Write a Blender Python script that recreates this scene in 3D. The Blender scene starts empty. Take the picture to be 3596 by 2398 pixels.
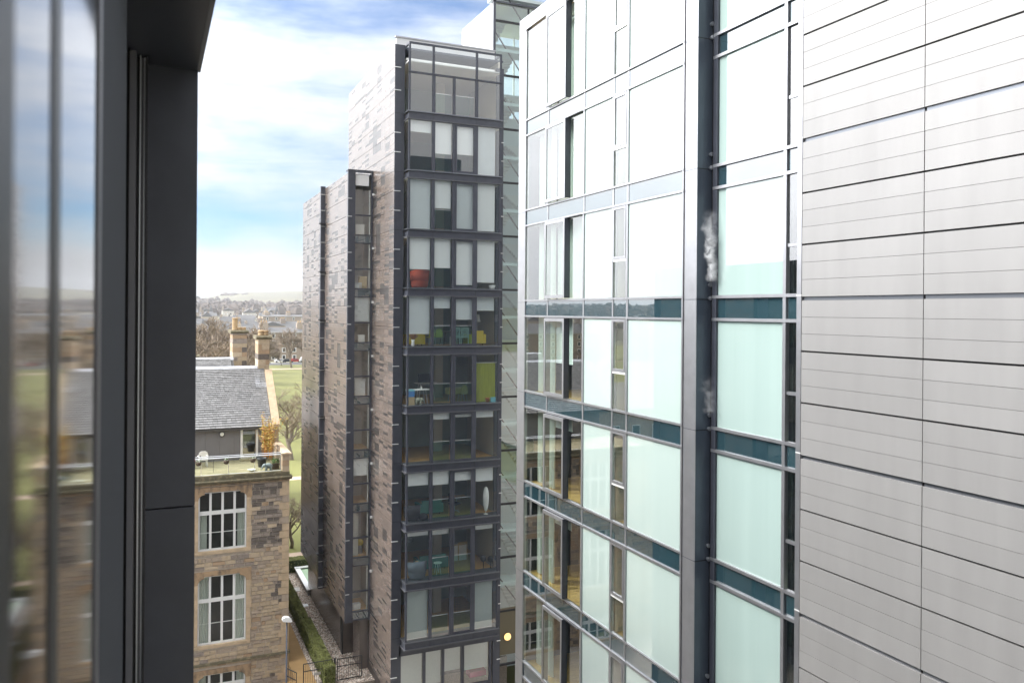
import bpy, math, random
from mathutils import Matrix, Vector, noise
random.seed(7)
RAD = math.radians
scene = bpy.context.scene
col = scene.collection
# ------------------------------------------------------------------ camera
# units are metres; z = 0 is the photographer's eye level, the street is at z = -21
GZ = -21.0
GB = -23.2            # the street in front of the houses lies lower than the garden
cam = bpy.data.cameras.new('camera')
cam.sensor_width = 36.0
cam.lens = 36.0 * 2850 / 3596
cam.shift_y = -(1199 - 1094) / 3596
cam.clip_start = 0.02
cam.clip_end = 9000
cam.dof.use_dof = True
cam.dof.focus_distance = 26.0
cam.dof.aperture_fstop = 5.6
camo = bpy.data.objects.new('camera', cam)
col.objects.link(camo)
yaw, roll = RAD(24.0), RAD(0.42)
f = Vector((math.sin(yaw), math.cos(yaw), 0))
r0 = Vector((math.cos(yaw), -math.sin(yaw), 0))
u0 = Vector((0, 0, 1))
r = r0 * math.cos(roll) + u0 * math.sin(roll)
u = u0 * math.cos(roll) - r0 * math.sin(roll)
camo.matrix_world = Matrix(((r.x, u.x, -f.x, 0), (r.y, u.y, -f.y, 0), (r.z, u.z, -f.z, 0), (0, 0, 0, 1)))
scene.camera = camo
# ------------------------------------------------------------------ sky and sun
SUN_AZ, SUN_EL = RAD(-58), RAD(41)          # azimuth from +Y, negative to the left
sd = Vector((math.sin(SUN_AZ) * math.cos(SUN_EL), math.cos(SUN_AZ) * math.cos(SUN_EL), math.sin(SUN_EL)))
w = bpy.data.worlds.new('World')
scene.world = w
w.use_nodes = True
N, L = w.node_tree.nodes, w.node_tree.links
N.clear()
def wn(t, **k):
    n = N.new(t)
    for a, b in k.items():
        setattr(n, a, b)
    return n
def wmath(op, a, b=None, clamp=False):
    n = wn('ShaderNodeMath', operation=op, use_clamp=clamp)
    for i, v in enumerate((a, b)):
        if v is None: continue
        if isinstance(v, (int, float)): n.inputs[i].default_value = v
        else: L.new(v, n.inputs[i])
    return n.outputs[0]
tc = wn('ShaderNodeTexCoord')
sky = wn('ShaderNodeTexSky', sky_type='NISHITA', sun_disc=False, sun_elevation=SUN_EL, sun_rotation=SUN_AZ)
sky.air_density, sky.dust_density, sky.ozone_density = 1.0, 0.6, 2.5
bg1 = wn('ShaderNodeBackground'); bg1.inputs[1].default_value = 0.056
tint = wn('ShaderNodeMix', data_type='RGBA', blend_type='MULTIPLY')
tint.inputs[0].default_value = 1.0
L.new(sky.outputs[0], tint.inputs[6]); tint.inputs[7].default_value = (0.70, 0.97, 1.25, 1)
L.new(tint.outputs[2], bg1.inputs[0])
sep = wn('ShaderNodeSeparateXYZ'); L.new(tc.outputs['Generated'], sep.inputs[0])
zz = sep.outputs[2]
# thin layered cloud: broad veils, stretched along the horizon
mp = wn('ShaderNodeMapping'); mp.inputs['Scale'].default_value = (2.2, 2.2, 17.0)
mp.inputs['Rotation'].default_value = (0.10, -0.07, 0.4)
L.new(tc.outputs['Generated'], mp.inputs[0])
n1 = wn('ShaderNodeTexNoise'); n1.inputs['Scale'].default_value = 1.0; n1.inputs['Detail'].default_value = 7
n1.inputs['Roughness'].default_value = 0.56; n1.inputs['Distortion'].default_value = 0.35
L.new(mp.outputs[0], n1.inputs['Vector'])
mp2 = wn('ShaderNodeMapping'); mp2.inputs['Scale'].default_value = (9, 9, 22)
mp2.inputs['Location'].default_value = (3.1, 1.7, 0.4)
L.new(tc.outputs['Generated'], mp2.inputs[0])
n2 = wn('ShaderNodeTexNoise'); n2.inputs['Scale'].default_value = 1.0; n2.inputs['Detail'].default_value = 8
n2.inputs['Roughness'].default_value = 0.55
L.new(mp2.outputs[0], n2.inputs['Vector'])
ra = wn('ShaderNodeValToRGB')                       # cover by height: cumulus low, a clear gap, veil above
L.new(zz, ra.inputs[0])
e = ra.color_ramp.elements
e[0].position = 0.0; e[0].color = (1, 1, 1, 1)
e[1].position = 0.052; e[1].color = (.84, .84, .84, 1)
for p, v in ((.075, .40), (.105, .34), (.135, .46), (.19, .50), (.27, .47), (.33, .40), (.40, .46), (.50, .85), (1.0, 1)):
    q = e.new(p); q.color = (v, v, v, 1)
cov = wmath('ADD', ra.outputs[0], wmath('MULTIPLY', wmath('SUBTRACT', n1.outputs[0], 0.5), 1.15))
cov = wmath('ADD', cov, wmath('MULTIPLY', wmath('SUBTRACT', n2.outputs[0], 0.5), 0.55))
lf = wn('ShaderNodeMapRange', interpolation_type='SMOOTHSTEP'); lf.inputs[1].default_value = 0.02; lf.inputs[2].default_value = 0.30; lf.inputs[4].default_value = 0.8
L.new(wmath('MULTIPLY', sep.outputs[0], -1.0), lf.inputs[0])          # the cloud bank thickens towards the sun side
cov = wmath('ADD', cov, lf.outputs[0])
lb = wn('ShaderNodeMapRange', interpolation_type='SMOOTHSTEP'); lb.inputs[1].default_value = 0.0; lb.inputs[2].default_value = 0.6; lb.inputs[4].default_value = 0.8
L.new(wmath('MULTIPLY', sep.outputs[1], -1.0), lb.inputs[0])          # and closes to full cover behind, as the tower's glass mirrors it
cov = wmath('ADD', cov, lb.outputs[0])
mr = wn('ShaderNodeMapRange', interpolation_type='SMOOTHSTEP'); mr.inputs[1].default_value = 0.05; mr.inputs[2].default_value = 0.95
L.new(cov, mr.inputs[0])
dot = wn('ShaderNodeVectorMath', operation='DOT_PRODUCT'); L.new(tc.outputs['Generated'], dot.inputs[0])
dot.inputs[1].default_value = sd
glow = wmath('POWER', wmath('MAXIMUM', dot.outputs['Value'], 0.0), 4.0)
cb = wmath('MULTIPLY', 0.285, wmath('ADD', 1.0, wmath('MULTIPLY', wmath('MAXIMUM', zz, 0.0), 2.8)))   # overcast sky: zenith three times the horizon
cb = wmath('ADD', cb, wmath('MULTIPLY', glow, 2.9))
cb = wmath('MULTIPLY', cb, wmath('ADD', 0.86, wmath('MULTIPLY', n2.outputs[0], 0.28)))
bg2 = wn('ShaderNodeBackground'); bg2.inputs[0].default_value = (0.93, 0.955, 1.0, 1)
L.new(cb, bg2.inputs[1])
mx = wn('ShaderNodeMixShader'); L.new(mr.outputs[0], mx.inputs[0]); L.new(bg1.outputs[0], mx.inputs[1]); L.new(bg2.outputs[0], mx.inputs[2])
wo = wn('ShaderNodeOutputWorld'); L.new(mx.outputs[0], wo.inputs[0])
sl = bpy.data.lights.new('sun', 'SUN'); sl.energy = 1.5; sl.angle = RAD(11); sl.color = (1, .96, .9)
slo = bpy.data.objects.new('sun', sl); col.objects.link(slo)
slo.rotation_euler = sd.to_track_quat('Z', 'Y').to_euler()
vs = scene.view_settings
vs.view_transform = 'Standard'; vs.look = 'None'; vs.gamma = 1; vs.exposure = 1.24; vs.use_curve_mapping = False
cy = scene.cycles
cy.use_denoising = True; cy.max_bounces = 8; cy.diffuse_bounces = 4; cy.glossy_bounces = 4
cy.transparent_max_bounces = 14; cy.caustics_reflective = False; cy.caustics_refractive = False
cy.sample_clamp_indirect = 6; cy.volume_bounces = 1
cy.volume_step_rate = 1.0
# ------------------------------------------------------------------ materials
M = {}
def mat(name, base, rough=.6, metal=0., ior=1.45, var=0., vscale=6., bump=0., bscale=40., spec=None, stretch=(1, 1, 1), second=None, cut=(.4, .65)):
    """Principled surface; var = brightness variation, second = another colour mixed in by noise patches."""
    m = bpy.data.materials.new(name); m.use_nodes = True
    nt = m.node_tree; b = nt.nodes['Principled BSDF']
    b.inputs['Base Color'].default_value = (*base, 1); b.inputs['Roughness'].default_value = rough
    b.inputs['Metallic'].default_value = metal; b.inputs['IOR'].default_value = ior
    if var or bump or second:
        g = nt.nodes.new('ShaderNodeNewGeometry')
        mpn = nt.nodes.new('ShaderNodeMapping'); mpn.inputs['Scale'].default_value = stretch
        nt.links.new(g.outputs['Position'], mpn.inputs[0])
    if var or second:
        n = nt.nodes.new('ShaderNodeTexNoise'); n.inputs['Scale'].default_value = vscale; n.inputs['Detail'].default_value = 6
        n.inputs['Roughness'].default_value = .6
        nt.links.new(mpn.outputs[0], n.inputs['Vector'])
        cr = nt.nodes.new('ShaderNodeValToRGB'); nt.links.new(n.outputs[0], cr.inputs[0])
        if second:
            cr.color_ramp.elements[0].position, cr.color_ramp.elements[1].position = cut
            cr.color_ramp.elements[0].color = (*base, 1); cr.color_ramp.elements[1].color = (*second, 1)
        else:
            cr.color_ramp.elements[0].position, cr.color_ramp.elements[1].position = .3, .7
            cr.color_ramp.elements[0].color = (*[c * (1 - var) for c in base], 1)
            cr.color_ramp.elements[1].color = (*[min(1, c * (1 + var)) for c in base], 1)
        nt.links.new(cr.outputs[0], b.inputs['Base Color'])
    if bump:
        n3 = nt.nodes.new('ShaderNodeTexNoise'); n3.inputs['Scale'].default_value = bscale; n3.inputs['Detail'].default_value = 5
        nt.links.new(mpn.outputs[0], n3.inputs['Vector'])
        bp = nt.nodes.new('ShaderNodeBump'); bp.inputs['Strength'].default_value = bump; bp.inputs['Distance'].default_value = .02
        nt.links.new(n3.outputs[0], bp.inputs['Height']); nt.links.new(bp.outputs[0], b.inputs['Normal'])
    M[name] = m
    return m
def glass(name, tint, ior=1.6, rough=0.0, gloss=(1, 1, 1), wave=0.0):
    m = bpy.data.materials.new(name); m.use_nodes = True
    nt = m.node_tree; nt.nodes.remove(nt.nodes['Principled BSDF'])
    out = nt.nodes['Material Output']
    t = nt.nodes.new('ShaderNodeBsdfTransparent'); t.inputs[0].default_value = (*tint, 1)
    g = nt.nodes.new('ShaderNodeBsdfGlossy'); g.inputs[0].default_value = (*gloss, 1); g.inputs['Roughness'].default_value = rough
    fr = nt.nodes.new('ShaderNodeFresnel'); fr.inputs[0].default_value = ior
    ge = nt.nodes.new('ShaderNodeNewGeometry')
    inv = nt.nodes.new('ShaderNodeMath'); inv.operation = 'SUBTRACT'; inv.inputs[0].default_value = 1
    nt.links.new(ge.outputs['Backfacing'], inv.inputs[1])
    mu = nt.nodes.new('ShaderNodeMath'); mu.operation = 'MULTIPLY'
    nt.links.new(fr.outputs[0], mu.inputs[0]); nt.links.new(inv.outputs[0], mu.inputs[1])
    ms = nt.nodes.new('ShaderNodeMixShader')
    nt.links.new(mu.outputs[0], ms.inputs[0]); nt.links.new(t.outputs[0], ms.inputs[1]); nt.links.new(g.outputs[0], ms.inputs[2])
    nt.links.new(ms.outputs[0], out.inputs[0])
    if wave:
        n = nt.nodes.new('ShaderNodeTexNoise'); n.inputs['Scale'].default_value = 1.3; n.inputs['Detail'].default_value = 1
        nt.links.new(ge.outputs['Position'], n.inputs['Vector'])
        bp = nt.nodes.new('ShaderNodeBump'); bp.inputs['Strength'].default_value = wave; bp.inputs['Distance'].default_value = .02
        nt.links.new(n.outputs[0], bp.inputs['Height'])
        nt.links.new(bp.outputs[0], g.inputs['Normal']); nt.links.new(bp.outputs[0], fr.inputs['Normal'])
    M[name] = m
    return m
# metals and glass of the new buildings
for i, v in enumerate((.282, .290, .276)):
    mat('aluminium%d' % i, (v * 1.01, v * .98, v * .95), rough=.42, metal=.25, var=.05, vscale=1.1, bump=.02, bscale=3, stretch=(1, 2.2, .30))
mat('alu_trim', (.40, .40, .415), rough=.38, metal=.8, var=.08, vscale=3)
mat('alu_gap', (.20, .21, .23), rough=.35, metal=.8)
mat('dark_metal', (.060, .064, .080), rough=.34, metal=.1, var=.15, vscale=2.5, bump=.02, bscale=6)
mat('slate_metal', (.060, .074, .098), rough=.30, metal=.2, var=.12, vscale=1.5)
mat('soffit_metal', (.031, .034, .043), rough=.40, metal=.0, var=.12, vscale=5)
mat('matt_panel', (.040, .043, .050), rough=.75, ior=1.15)
mat('black_metal', (.012, .012, .014), rough=.4)
mat('rail_metal', (.085, .086, .095), rough=.4, metal=.0)
mat('silver', (.82, .82, .80), rough=.4, metal=.3)
mat('steel', (.62, .64, .66), rough=.28, metal=.9)
mat('mint', (.435, .525, .485), rough=.015, ior=2.1, var=.022, vscale=.7, stretch=(3, 3, .12))
mat('mint_deep', (.37, .475, .44), rough=.015, ior=2.4, var=.05, vscale=.7, stretch=(3, 3, .10))
mat('spandrel', (.020, .050, .062), rough=.012, ior=3.0, var=.15, vscale=1.2)
glass('vision', (.88, .94, .91), 3.0, wave=.012)
glass('bay_glass', (.965, .98, .972), 2.6, wave=.02)
glass('stair_glass', (.90, .96, .945), 2.4)
glass('guard_glass', (.70, .90, .86), 1.4)
glass('house_glass', (.85, .88, .86), 1.5, wave=.03)
mat('near_glass', (.010, .011, .012), rough=.06, ior=3.2)
mat('room_cream', (.62, .58, .49), rough=.8)
mat('room_grey', (.52, .54, .52), rough=.85)
mat('room_pale', (.50, .56, .565), rough=.8)
mat('room_teal', (.34, .42, .39), rough=.8, var=.1, vscale=.8)
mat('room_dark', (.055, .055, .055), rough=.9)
mat('ceiling', (.80, .80, .78), rough=.9)
mat('oak', (.62, .37, .13), rough=.42, var=.25, vscale=3, stretch=(1, 6, 1))
mat('blind_white', (.84, .85, .84), rough=.8)
mat('blind_grey', (.62, .655, .66), rough=.8, var=.03)
mat('blind_dim', (.40, .44, .42), rough=.8, var=.03)
mat('curtain_white', (.80, .80, .76), rough=.85)
mat('curtain_lime', (.50, .53, .10), rough=.8, var=.25, vscale=5, stretch=(6, 6, .2))
# glazed cladding tiles
TILE = [mat('tile%d' % i, c, rough=.24 if i < 3 else .30, ior=2.05 if i < 3 else 1.88, var=.07, vscale=2.2)
        for i, c in enumerate(((.150, .118, .100), (.130, .104, .090), (.170, .134, .115), (.050, .043, .041), (.072, .062, .058)))]
mat('tile_joint', (.055, .045, .040), rough=.5)
mat('pale_panel', (.70, .70, .70), rough=.15, ior=1.7, var=.03, vscale=.7)
# sandstone
ST = [mat('stone%d' % i, c, rough=.9, var=.25, vscale=5, bump=.6, bscale=14, second=s2, cut=(.50, .78))
      for i, (c, s2) in enumerate((((.49, .385, .265), (.33, .25, .175)), ((.43, .345, .265), (.28, .215, .165)), ((.33, .275, .23), (.17, .14, .12)),
                                   ((.55, .44, .31), (.38, .28, .18)), ((.16, .135, .115), (.07, .06, .055)), ((.44, .31, .20), (.28, .195, .13))))]
mat('dressed', (.55, .42, .28), rough=.88, var=.16, vscale=3, bump=.3, bscale=30)
mat('dressed_stain', (.42, .29, .175), rough=.88, bump=.3, bscale=30, second=(.075, .062, .052), cut=(.47, .70), vscale=2.6, stretch=(1, 1, .5))
mat('mossy_stone', (.155, .135, .085), rough=.95, bump=.6, bscale=20, second=(.36, .30, .19), cut=(.50, .72), vscale=4)
mat('mortar', (.52, .45, .37), rough=.95, var=.2, vscale=4)
mat('stone_far', (.34, .27, .20), rough=.9, var=.3, vscale=3, bump=.6, bscale=8)
SL = [mat('slate%d' % i, (v, v * .985, v * .96), rough=.72, var=.22, vscale=7, bump=.4, bscale=30)
      for i, v in enumerate((.245, .215, .275, .185, .235))]
mat('slate_bed', (.09, .085, .08), rough=.9)
mat('lead', (.55, .56, .60), rough=.45, metal=.2, var=.1, vscale=4)
mat('pot_clay', (.52, .36, .20), rough=.8, var=.12, vscale=6)
mat('white_paint', (.80, .80, .78), rough=.35)
mat('entrance_brown', (.13, .11, .065), rough=.6)
mat('white_plastic', (.85, .85, .84), rough=.3)
mat('grey_board', (.185, .18, .185), rough=.6, var=.06, vscale=1.2)
mat('deck_wood', (.40, .34, .20), rough=.8, second=(.24, .22, .12), vscale=2.4, stretch=(.35, 3, 3), bump=.2, bscale=20)
mat('dark_plastic', (.022, .026, .032), rough=.4)
mat('planter_wood', (.10, .07, .045), rough=.8)
mat('elephant_grey', (.36, .40, .42), rough=.7, var=.15, vscale=14)
mat('leaf_green', (.10, .17, .035), rough=.55, var=.4, vscale=9)
mat('bamboo_leaf', (.42, .31, .045), rough=.55, var=.4, vscale=7)
mat('bamboo_orange', (.45, .20, .03), rough=.55, var=.3, vscale=7)
mat('bark', (.17, .135, .10), rough=.9, var=.3, vscale=4, bump=.5, bscale=12)
mat('twig', (.21, .165, .11), rough=.9, var=.25, vscale=1.5)
mat('twig_far', (.20, .15, .105), rough=.95, var=.25, vscale=.12)
mat('hedge_leaf', (.17, .18, .050), rough=.7, var=.45, vscale=3.5)
mat('hedge_dark', (.035, .05, .018), rough=.9)
mat('grass', (.150, .150, .045), rough=.95, var=.22, vscale=.16, bump=.5, bscale=6, stretch=(1, .45, 1))
mat('meadow_hill', (.120, .108, .060), rough=.95, second=(.080, .072, .048), vscale=.006, cut=(.42, .62))
mat('wood_far', (.125, .10, .085), rough=1, var=.3, vscale=.012)
mat('path_tan', (.36, .225, .095), rough=.92, var=.12, vscale=1.0, bump=.1, bscale=30)
mat('path_pink', (.45, .34, .25), rough=.9, var=.1)
mat('asphalt', (.075, .075, .08), rough=.9, var=.15, vscale=.6)
mat('kerb', (.42, .40, .37), rough=.85, var=.1)
mat('paving', (.34, .31, .27), rough=.9, var=.12, vscale=1.1)
mat('gravel_bed', (.24, .20, .16), rough=.95, var=.4, vscale=16, bump=1, bscale=30)
GRV = [mat('pebble%d' % i, c, rough=.85) for i, c in enumerate(((.60, .52, .43), (.36, .28, .22), (.50, .38, .31), (.70, .64, .56), (.20, .16, .135)))]
mat('roof_glass', (.42, .56, .38), rough=.15, ior=1.5)
mat('car_white', (.75, .75, .75), rough=.25); mat('car_red', (.42, .03, .03), rough=.25); mat('car_dark', (.03, .035, .05), rough=.25); mat('tyre', (.02, .02, .02), rough=.8)
mat('car_glass', (.03, .04, .05), rough=.05)
mat('win_dark', (.025, .028, .03), rough=.08, ior=1.6)
FAR = [mat('far_wall%d' % i, c, rough=.95, var=.14, vscale=.25) for i, c in enumerate(((.32, .255, .195), (.38, .31, .245), (.27, .22, .18), (.50, .43, .34), (.62, .58, .52)))]
mat('far_slate', (.125, .122, .122), rough=.8, var=.15, vscale=.2)
mat('red_fabric', (.46, .075, .03), rough=.8); mat('yellow_fabric', (.62, .47, .035), rough=.75); mat('lime_shell', (.55, .56, .10), rough=.5)
mat('teal_fabric', (.10, .27, .24), rough=.85); mat('charcoal', (.035, .036, .04), rough=.9); mat('slate_fabric', (.10, .13, .15), rough=.85)
mat('paper_white', (.86, .86, .82), rough=.8); mat('tan_wood', (.42, .32, .12), rough=.6); mat('cardboard', (.50, .38, .20), rough=.85)
mat('blue_box', (.06, .22, .52), rough=.5); mat('cyan_box', (.20, .55, .62), rough=.5); mat('plush', (.36, .37, .28), rough=.95, bump=.4, bscale=40)
mat('pink_fabric', (.50, .02, .13), rough=.8); mat('dried', (.36, .19, .07), rough=.9); mat('orange_pot', (.52, .19, .05), rough=.7); mat('red_plastic', (.6, .04, .03), rough=.4)
def emis(name, c, s):
    m = bpy.data.materials.new(name); m.use_nodes = True
    b = m.node_tree.nodes['Principled BSDF']; b.inputs['Base Color'].default_value = (*c, 1)
    b.inputs['Emission Color'].default_value = (*c, 1); b.inputs['Emission Strength'].default_value = s
    M[name] = m
emis('lamp_warm', (1.0, .66, .24), .6)
# ------------------------------------------------------------------ builders
BASE = {}
def thing(name, label=None, cat=None, loc=(0, 0, 0), rz=0, group=None, kind=None, world=True):
    o = bpy.data.objects.new(name, None); col.objects.link(o)
    o.empty_display_size = .1; o.location = loc; o.rotation_euler = (0, 0, rz)
    tag(o, label, cat, group, kind)
    if world: BASE[o.name] = Matrix.Translation(-Vector(loc))
    return o
def tag(o, label=None, cat=None, group=None, kind=None):
    if label: o['label'] = label
    if cat: o['category'] = cat
    if group: o['group'] = group
    if kind: o['kind'] = kind
    return o
def link(name, me, parent=None, loc=None):
    o = bpy.data.objects.new(name, me); col.objects.link(o)
    if parent is not None:
        o.parent = parent
        if parent.name in BASE: o.matrix_parent_inverse = BASE[parent.name]
    if loc is not None: o.location = loc
    return o
def mesh(name, V, F, mats, idx=None, smooth=False):
    me = bpy.data.meshes.new(name); me.from_pydata(V, [], F)
    if not isinstance(mats, (list, tuple)): mats = [mats]
    for m in mats: me.materials.append(M[m] if isinstance(m, str) else m)
    if idx: me.polygons.foreach_set('material_index', idx)
    if smooth: me.polygons.foreach_set('use_smooth', [True] * len(F))
    me.update()
    return me
def mobj(name, V, F, mats, parent=None, idx=None, smooth=False, loc=None):
    return link(name, mesh(name, V, F, mats, idx, smooth), parent, loc)
BF = [(0, 3, 2, 1), (4, 5, 6, 7), (0, 1, 5, 4), (1, 2, 6, 5), (2, 3, 7, 6), (3, 0, 4, 7)]
def bv(x0, x1, y0, y1, z0, z1):
    return [(x0, y0, z0), (x1, y0, z0), (x1, y1, z0), (x0, y1, z0), (x0, y0, z1), (x1, y0, z1), (x1, y1, z1), (x0, y1, z1)]
def box(name, x0, x1, y0, y1, z0, z1, m, parent=None):
    return mobj(name, bv(min(x0, x1), max(x0, x1), min(y0, y1), max(y0, y1), min(z0, z1), max(z0, z1)), BF, m, parent)
class MB:
    """collects solids that make up one part"""
    def __init__(s): s.V, s.F, s.I = [], [], []
    def add(s, V, F, mi=0):
        k = len(s.V); s.V += [tuple(v) for v in V]; s.F += [tuple(i + k for i in q) for q in F]; s.I += [mi] * len(F)
    def box(s, x0, x1, y0, y1, z0, z1, mi=0): s.add(bv(min(x0, x1), max(x0, x1), min(y0, y1), max(y0, y1), min(z0, z1), max(z0, z1)), BF, mi)
    def tube(s, pts, rad, n=6, mi=0, cap=True):
        pts = [Vector(p) for p in pts]; k = len(s.V); m = len(pts)
        rs = rad if isinstance(rad, (list, tuple)) else [rad] * m
        a0 = None
        for i, p in enumerate(pts):
            d = (pts[min(i + 1, m - 1)] - pts[max(i - 1, 0)]).normalized()
            if a0 is None: a0 = d.orthogonal().normalized()
            a = (a0 - d * a0.dot(d)); a = a.normalized() if a.length > 1e-5 else d.orthogonal().normalized()
            a0 = a; b = d.cross(a)
            for j in range(n):
                t = 2 * math.pi * j / n
                s.V.append(tuple(p + (a * math.cos(t) + b * math.sin(t)) * rs[i]))
        for i in range(m - 1):
            for j in range(n):
                s.F.append((k + i * n + j, k + i * n + (j + 1) % n, k + (i + 1) * n + (j + 1) % n, k + (i + 1) * n + j)); s.I.append(mi)
        if cap:
            s.F.append(tuple(k + j for j in reversed(range(n)))); s.I.append(mi)
            s.F.append(tuple(k + (m - 1) * n + j for j in range(n))); s.I.append(mi)
    def lathe(s, prof, cx=0, cy=0, n=16, mi=0, sx=1, sy=1):
        k = len(s.V); m = len(prof)
        for (rr, z) in prof:
            for j in range(n):
                t = 2 * math.pi * j / n
                s.V.append((cx + rr * sx * math.cos(t), cy + rr * sy * math.sin(t), z))
        for i in range(m - 1):
            for j in range(n):
                s.F.append((k + i * n + j, k + i * n + (j + 1) % n, k + (i + 1) * n + (j + 1) % n, k + (i + 1) * n + j)); s.I.append(mi)
        s.F.append(tuple(k + j for j in reversed(range(n)))); s.I.append(mi)
        s.F.append(tuple(k + (m - 1) * n + j for j in range(n))); s.I.append(mi)
    def blob(s, c, rx, ry, rz, n=8, m=6, mi=0, jit=0):
        k = len(s.V)
        for i in range(m + 1):
            ph = math.pi * i / m
            for j in range(n):
                t = 2 * math.pi * j / n; q = 1 + random.uniform(-jit, jit)
                s.V.append((c[0] + rx * q * math.sin(ph) * math.cos(t), c[1] + ry * q * math.sin(ph) * math.sin(t), c[2] + rz * q * math.cos(ph)))
        for i in range(m):
            for j in range(n):
                s.F.append((k + i * n + j, k + (i + 1) * n + j, k + (i + 1) * n + (j + 1) % n, k + i * n + (j + 1) % n)); s.I.append(mi)
    def prism(s, poly, axis, a, b, mi=0):
        """poly of 2D points extruded along an axis from a to b"""
        k = len(s.V); n = len(poly)
        for q in (a, b):
            for (p1, p2) in poly:
                s.V.append({'x': (q, p1, p2), 'y': (p1, q, p2), 'z': (p1, p2, q)}[axis])
        s.F.append(tuple(k + j for j in range(n))); s.I.append(mi)
        s.F.append(tuple(k + n + j for j in reversed(range(n)))); s.I.append(mi)
        for j in range(n):
            s.F.append((k + j, k + n + j, k + n + (j + 1) % n, k + (j + 1) % n)); s.I.append(mi)
    def build(s, name, mats, parent=None, smooth=False, loc=None):
        return mobj(name, s.V, s.F, mats, parent, s.I, smooth, loc)
def wavy(mb, x0, x1, y, z0, z1, amp=.03, waves=8, mi=0, axis='x', lean=0):
    """a hanging curtain with folds"""
    n = waves * 4; k = len(mb.V)
    for z in (z1, z0):
        for i in range(n + 1):
            t = i / n; d = amp * math.sin(t * waves * 2 * math.pi) + (lean if z == z0 else 0)
            a = x0 + (x1 - x0) * t
            mb.V.append((a, y + d, z) if axis == 'x' else (y + d, a, z))
    for i in range(n):
        mb.F.append((k + i, k + i + 1, k + n + 2 + i, k + n + 1 + i)); mb.I.append(mi)

# ================================================================== terrain
def hill_top(az):                       # metres above eye level at 2.5 km, by bearing in degrees from +Y
    pts = [(-180, 10), (-90, 18), (-45, 26), (-25, 20), (-8, 22), (0, 24), (2.9, 30), (4.7, 45), (6.5, 51), (9.6, 55), (16, 60), (30, 46), (60, 25), (180, 10)]
    for (a, b), (c, d) in zip(pts, pts[1:]):
        if a <= az <= c:
            t = (az - a) / (c - a); t = t * t * (3 - 2 * t)
            return b + (d - b) * t
    return 10
def ground_z(x, y):
    d = math.hypot(x, y)
    if d < 62: return GB
    if d < 345: return GZ
    az = math.degrees(math.atan2(x, y))
    pr = [(345, GZ), (600, -15.5), (900, -9), (1300, -1.5)]
    for (a, b), (c, e2) in zip(pr, pr[1:]):
        if d < c: return b + (e2 - b) * (d - a) / (c - a)
    t = min(1, (d - 1300) / 1200); t = t * t * (3 - 2 * t)
    h = -1.5 + (hill_top(az) + 1.5) * t
    h += 5 * t * noise.noise(Vector((x * .004, y * .004, 0))) * (1 if d < 2300 else .35)
    if d > 2500: h -= (d - 2500) * .03
    return h
V, F, I = [], [], []
rs = [0, 30, 58, 64.5, 120, 200, 290, 344, 450, 600, 750, 900, 1100, 1300, 1420, 1540, 1660, 1780, 1900, 2020, 2140, 2260, 2380, 2500, 2700, 3400, 5500]
azs = [RAD(a) for a in list(range(-180, -80, 10)) + [a * 1.5 for a in range(-53, 38)] + list(range(60, 180, 10))]
na = len(azs)
for rr in rs:
    for a in azs:
        x, y = rr * math.sin(a), rr * math.cos(a)
        V.append((x, y, ground_z(x, y)))
for i in range(len(rs) - 1):
    for j in range(na):
        F.append((i * na + j, i * na + (j + 1) % na, (i + 1) * na + (j + 1) % na, (i + 1) * na + j))
        I.append(0 if rs[i] < 345 else 1)
t = mobj('terrain', V, F, ['grass', 'meadow_hill'], idx=I); tag(t, kind='structure')
# street level sheets beside and under the buildings
def sheet(name, pts, m, z=.004):
    o = mobj(name, [(x, y, GZ + z) for x, y in pts], [tuple(range(len(pts)))], m); tag(o, kind='structure'); return o
def slab(name, x0, x1, y0, y1, m, z=.0):
    o = box(name, x0, x1, y0, y1, GB - .2, GZ + z, m); tag(o, kind='structure'); return o
o = mobj('street_paving', [(-40, -40, GB + .02), (45, -40, GB + .02), (45, 45.2, GB + .02), (7.6, 45.2, GB + .02), (7.6, 50.5, GB + .02), (-40, 50.5, GB + .02)], [(0, 1, 2, 3, 4, 5)], 'paving'); tag(o, kind='structure')
sheet('city_ground', [(-400, -400), (400, -400), (400, -50), (-400, -50)], 'paving', .05)
sheet('side_street', [(52, -49.9), (400, -49.9), (400, 44), (52, 44)], 'paving', .06)
slab('footpath', 7.66, 8.69, 47.01, 66.3, 'path_tan', .008)
slab('footpath_landing', 6.9, 8.69, 45.3, 47.0, 'path_tan', .008)
sheet('garden_path', [(-10, 70.0), (30, 70.4), (30, 72.0), (-10, 71.6)], 'path_pink', .006)
sheet('park_path', [(-60, 102), (80, 103), (80, 105), (-60, 104)], 'path_pink', .006)
sheet('park_lane', [(-200, 296), (220, 292), (220, 297), (-200, 301)], 'path_pink', .02)
sheet('park_road', [(-200, 322), (240, 316), (240, 328), (-200, 334)], 'asphalt', .02)
sheet('far_pavement', [(-200, 335), (240, 329), (240, 333), (-200, 339)], 'kerb', .03)
slab('gravel_bed', 8.70, 20, 45.3, 66.35, 'gravel_bed', .006)
slab('lawn', -14, 7.6, 66.1, 67.5, 'grass', .003)
sheet('added_mirror_ground', [(-40, 67.6), (10.2, 67.6), (10.2, 89.8), (-40, 89.8)], 'asphalt', .01)  # unseen grey ground added so the tiles do not mirror green lawn
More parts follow.
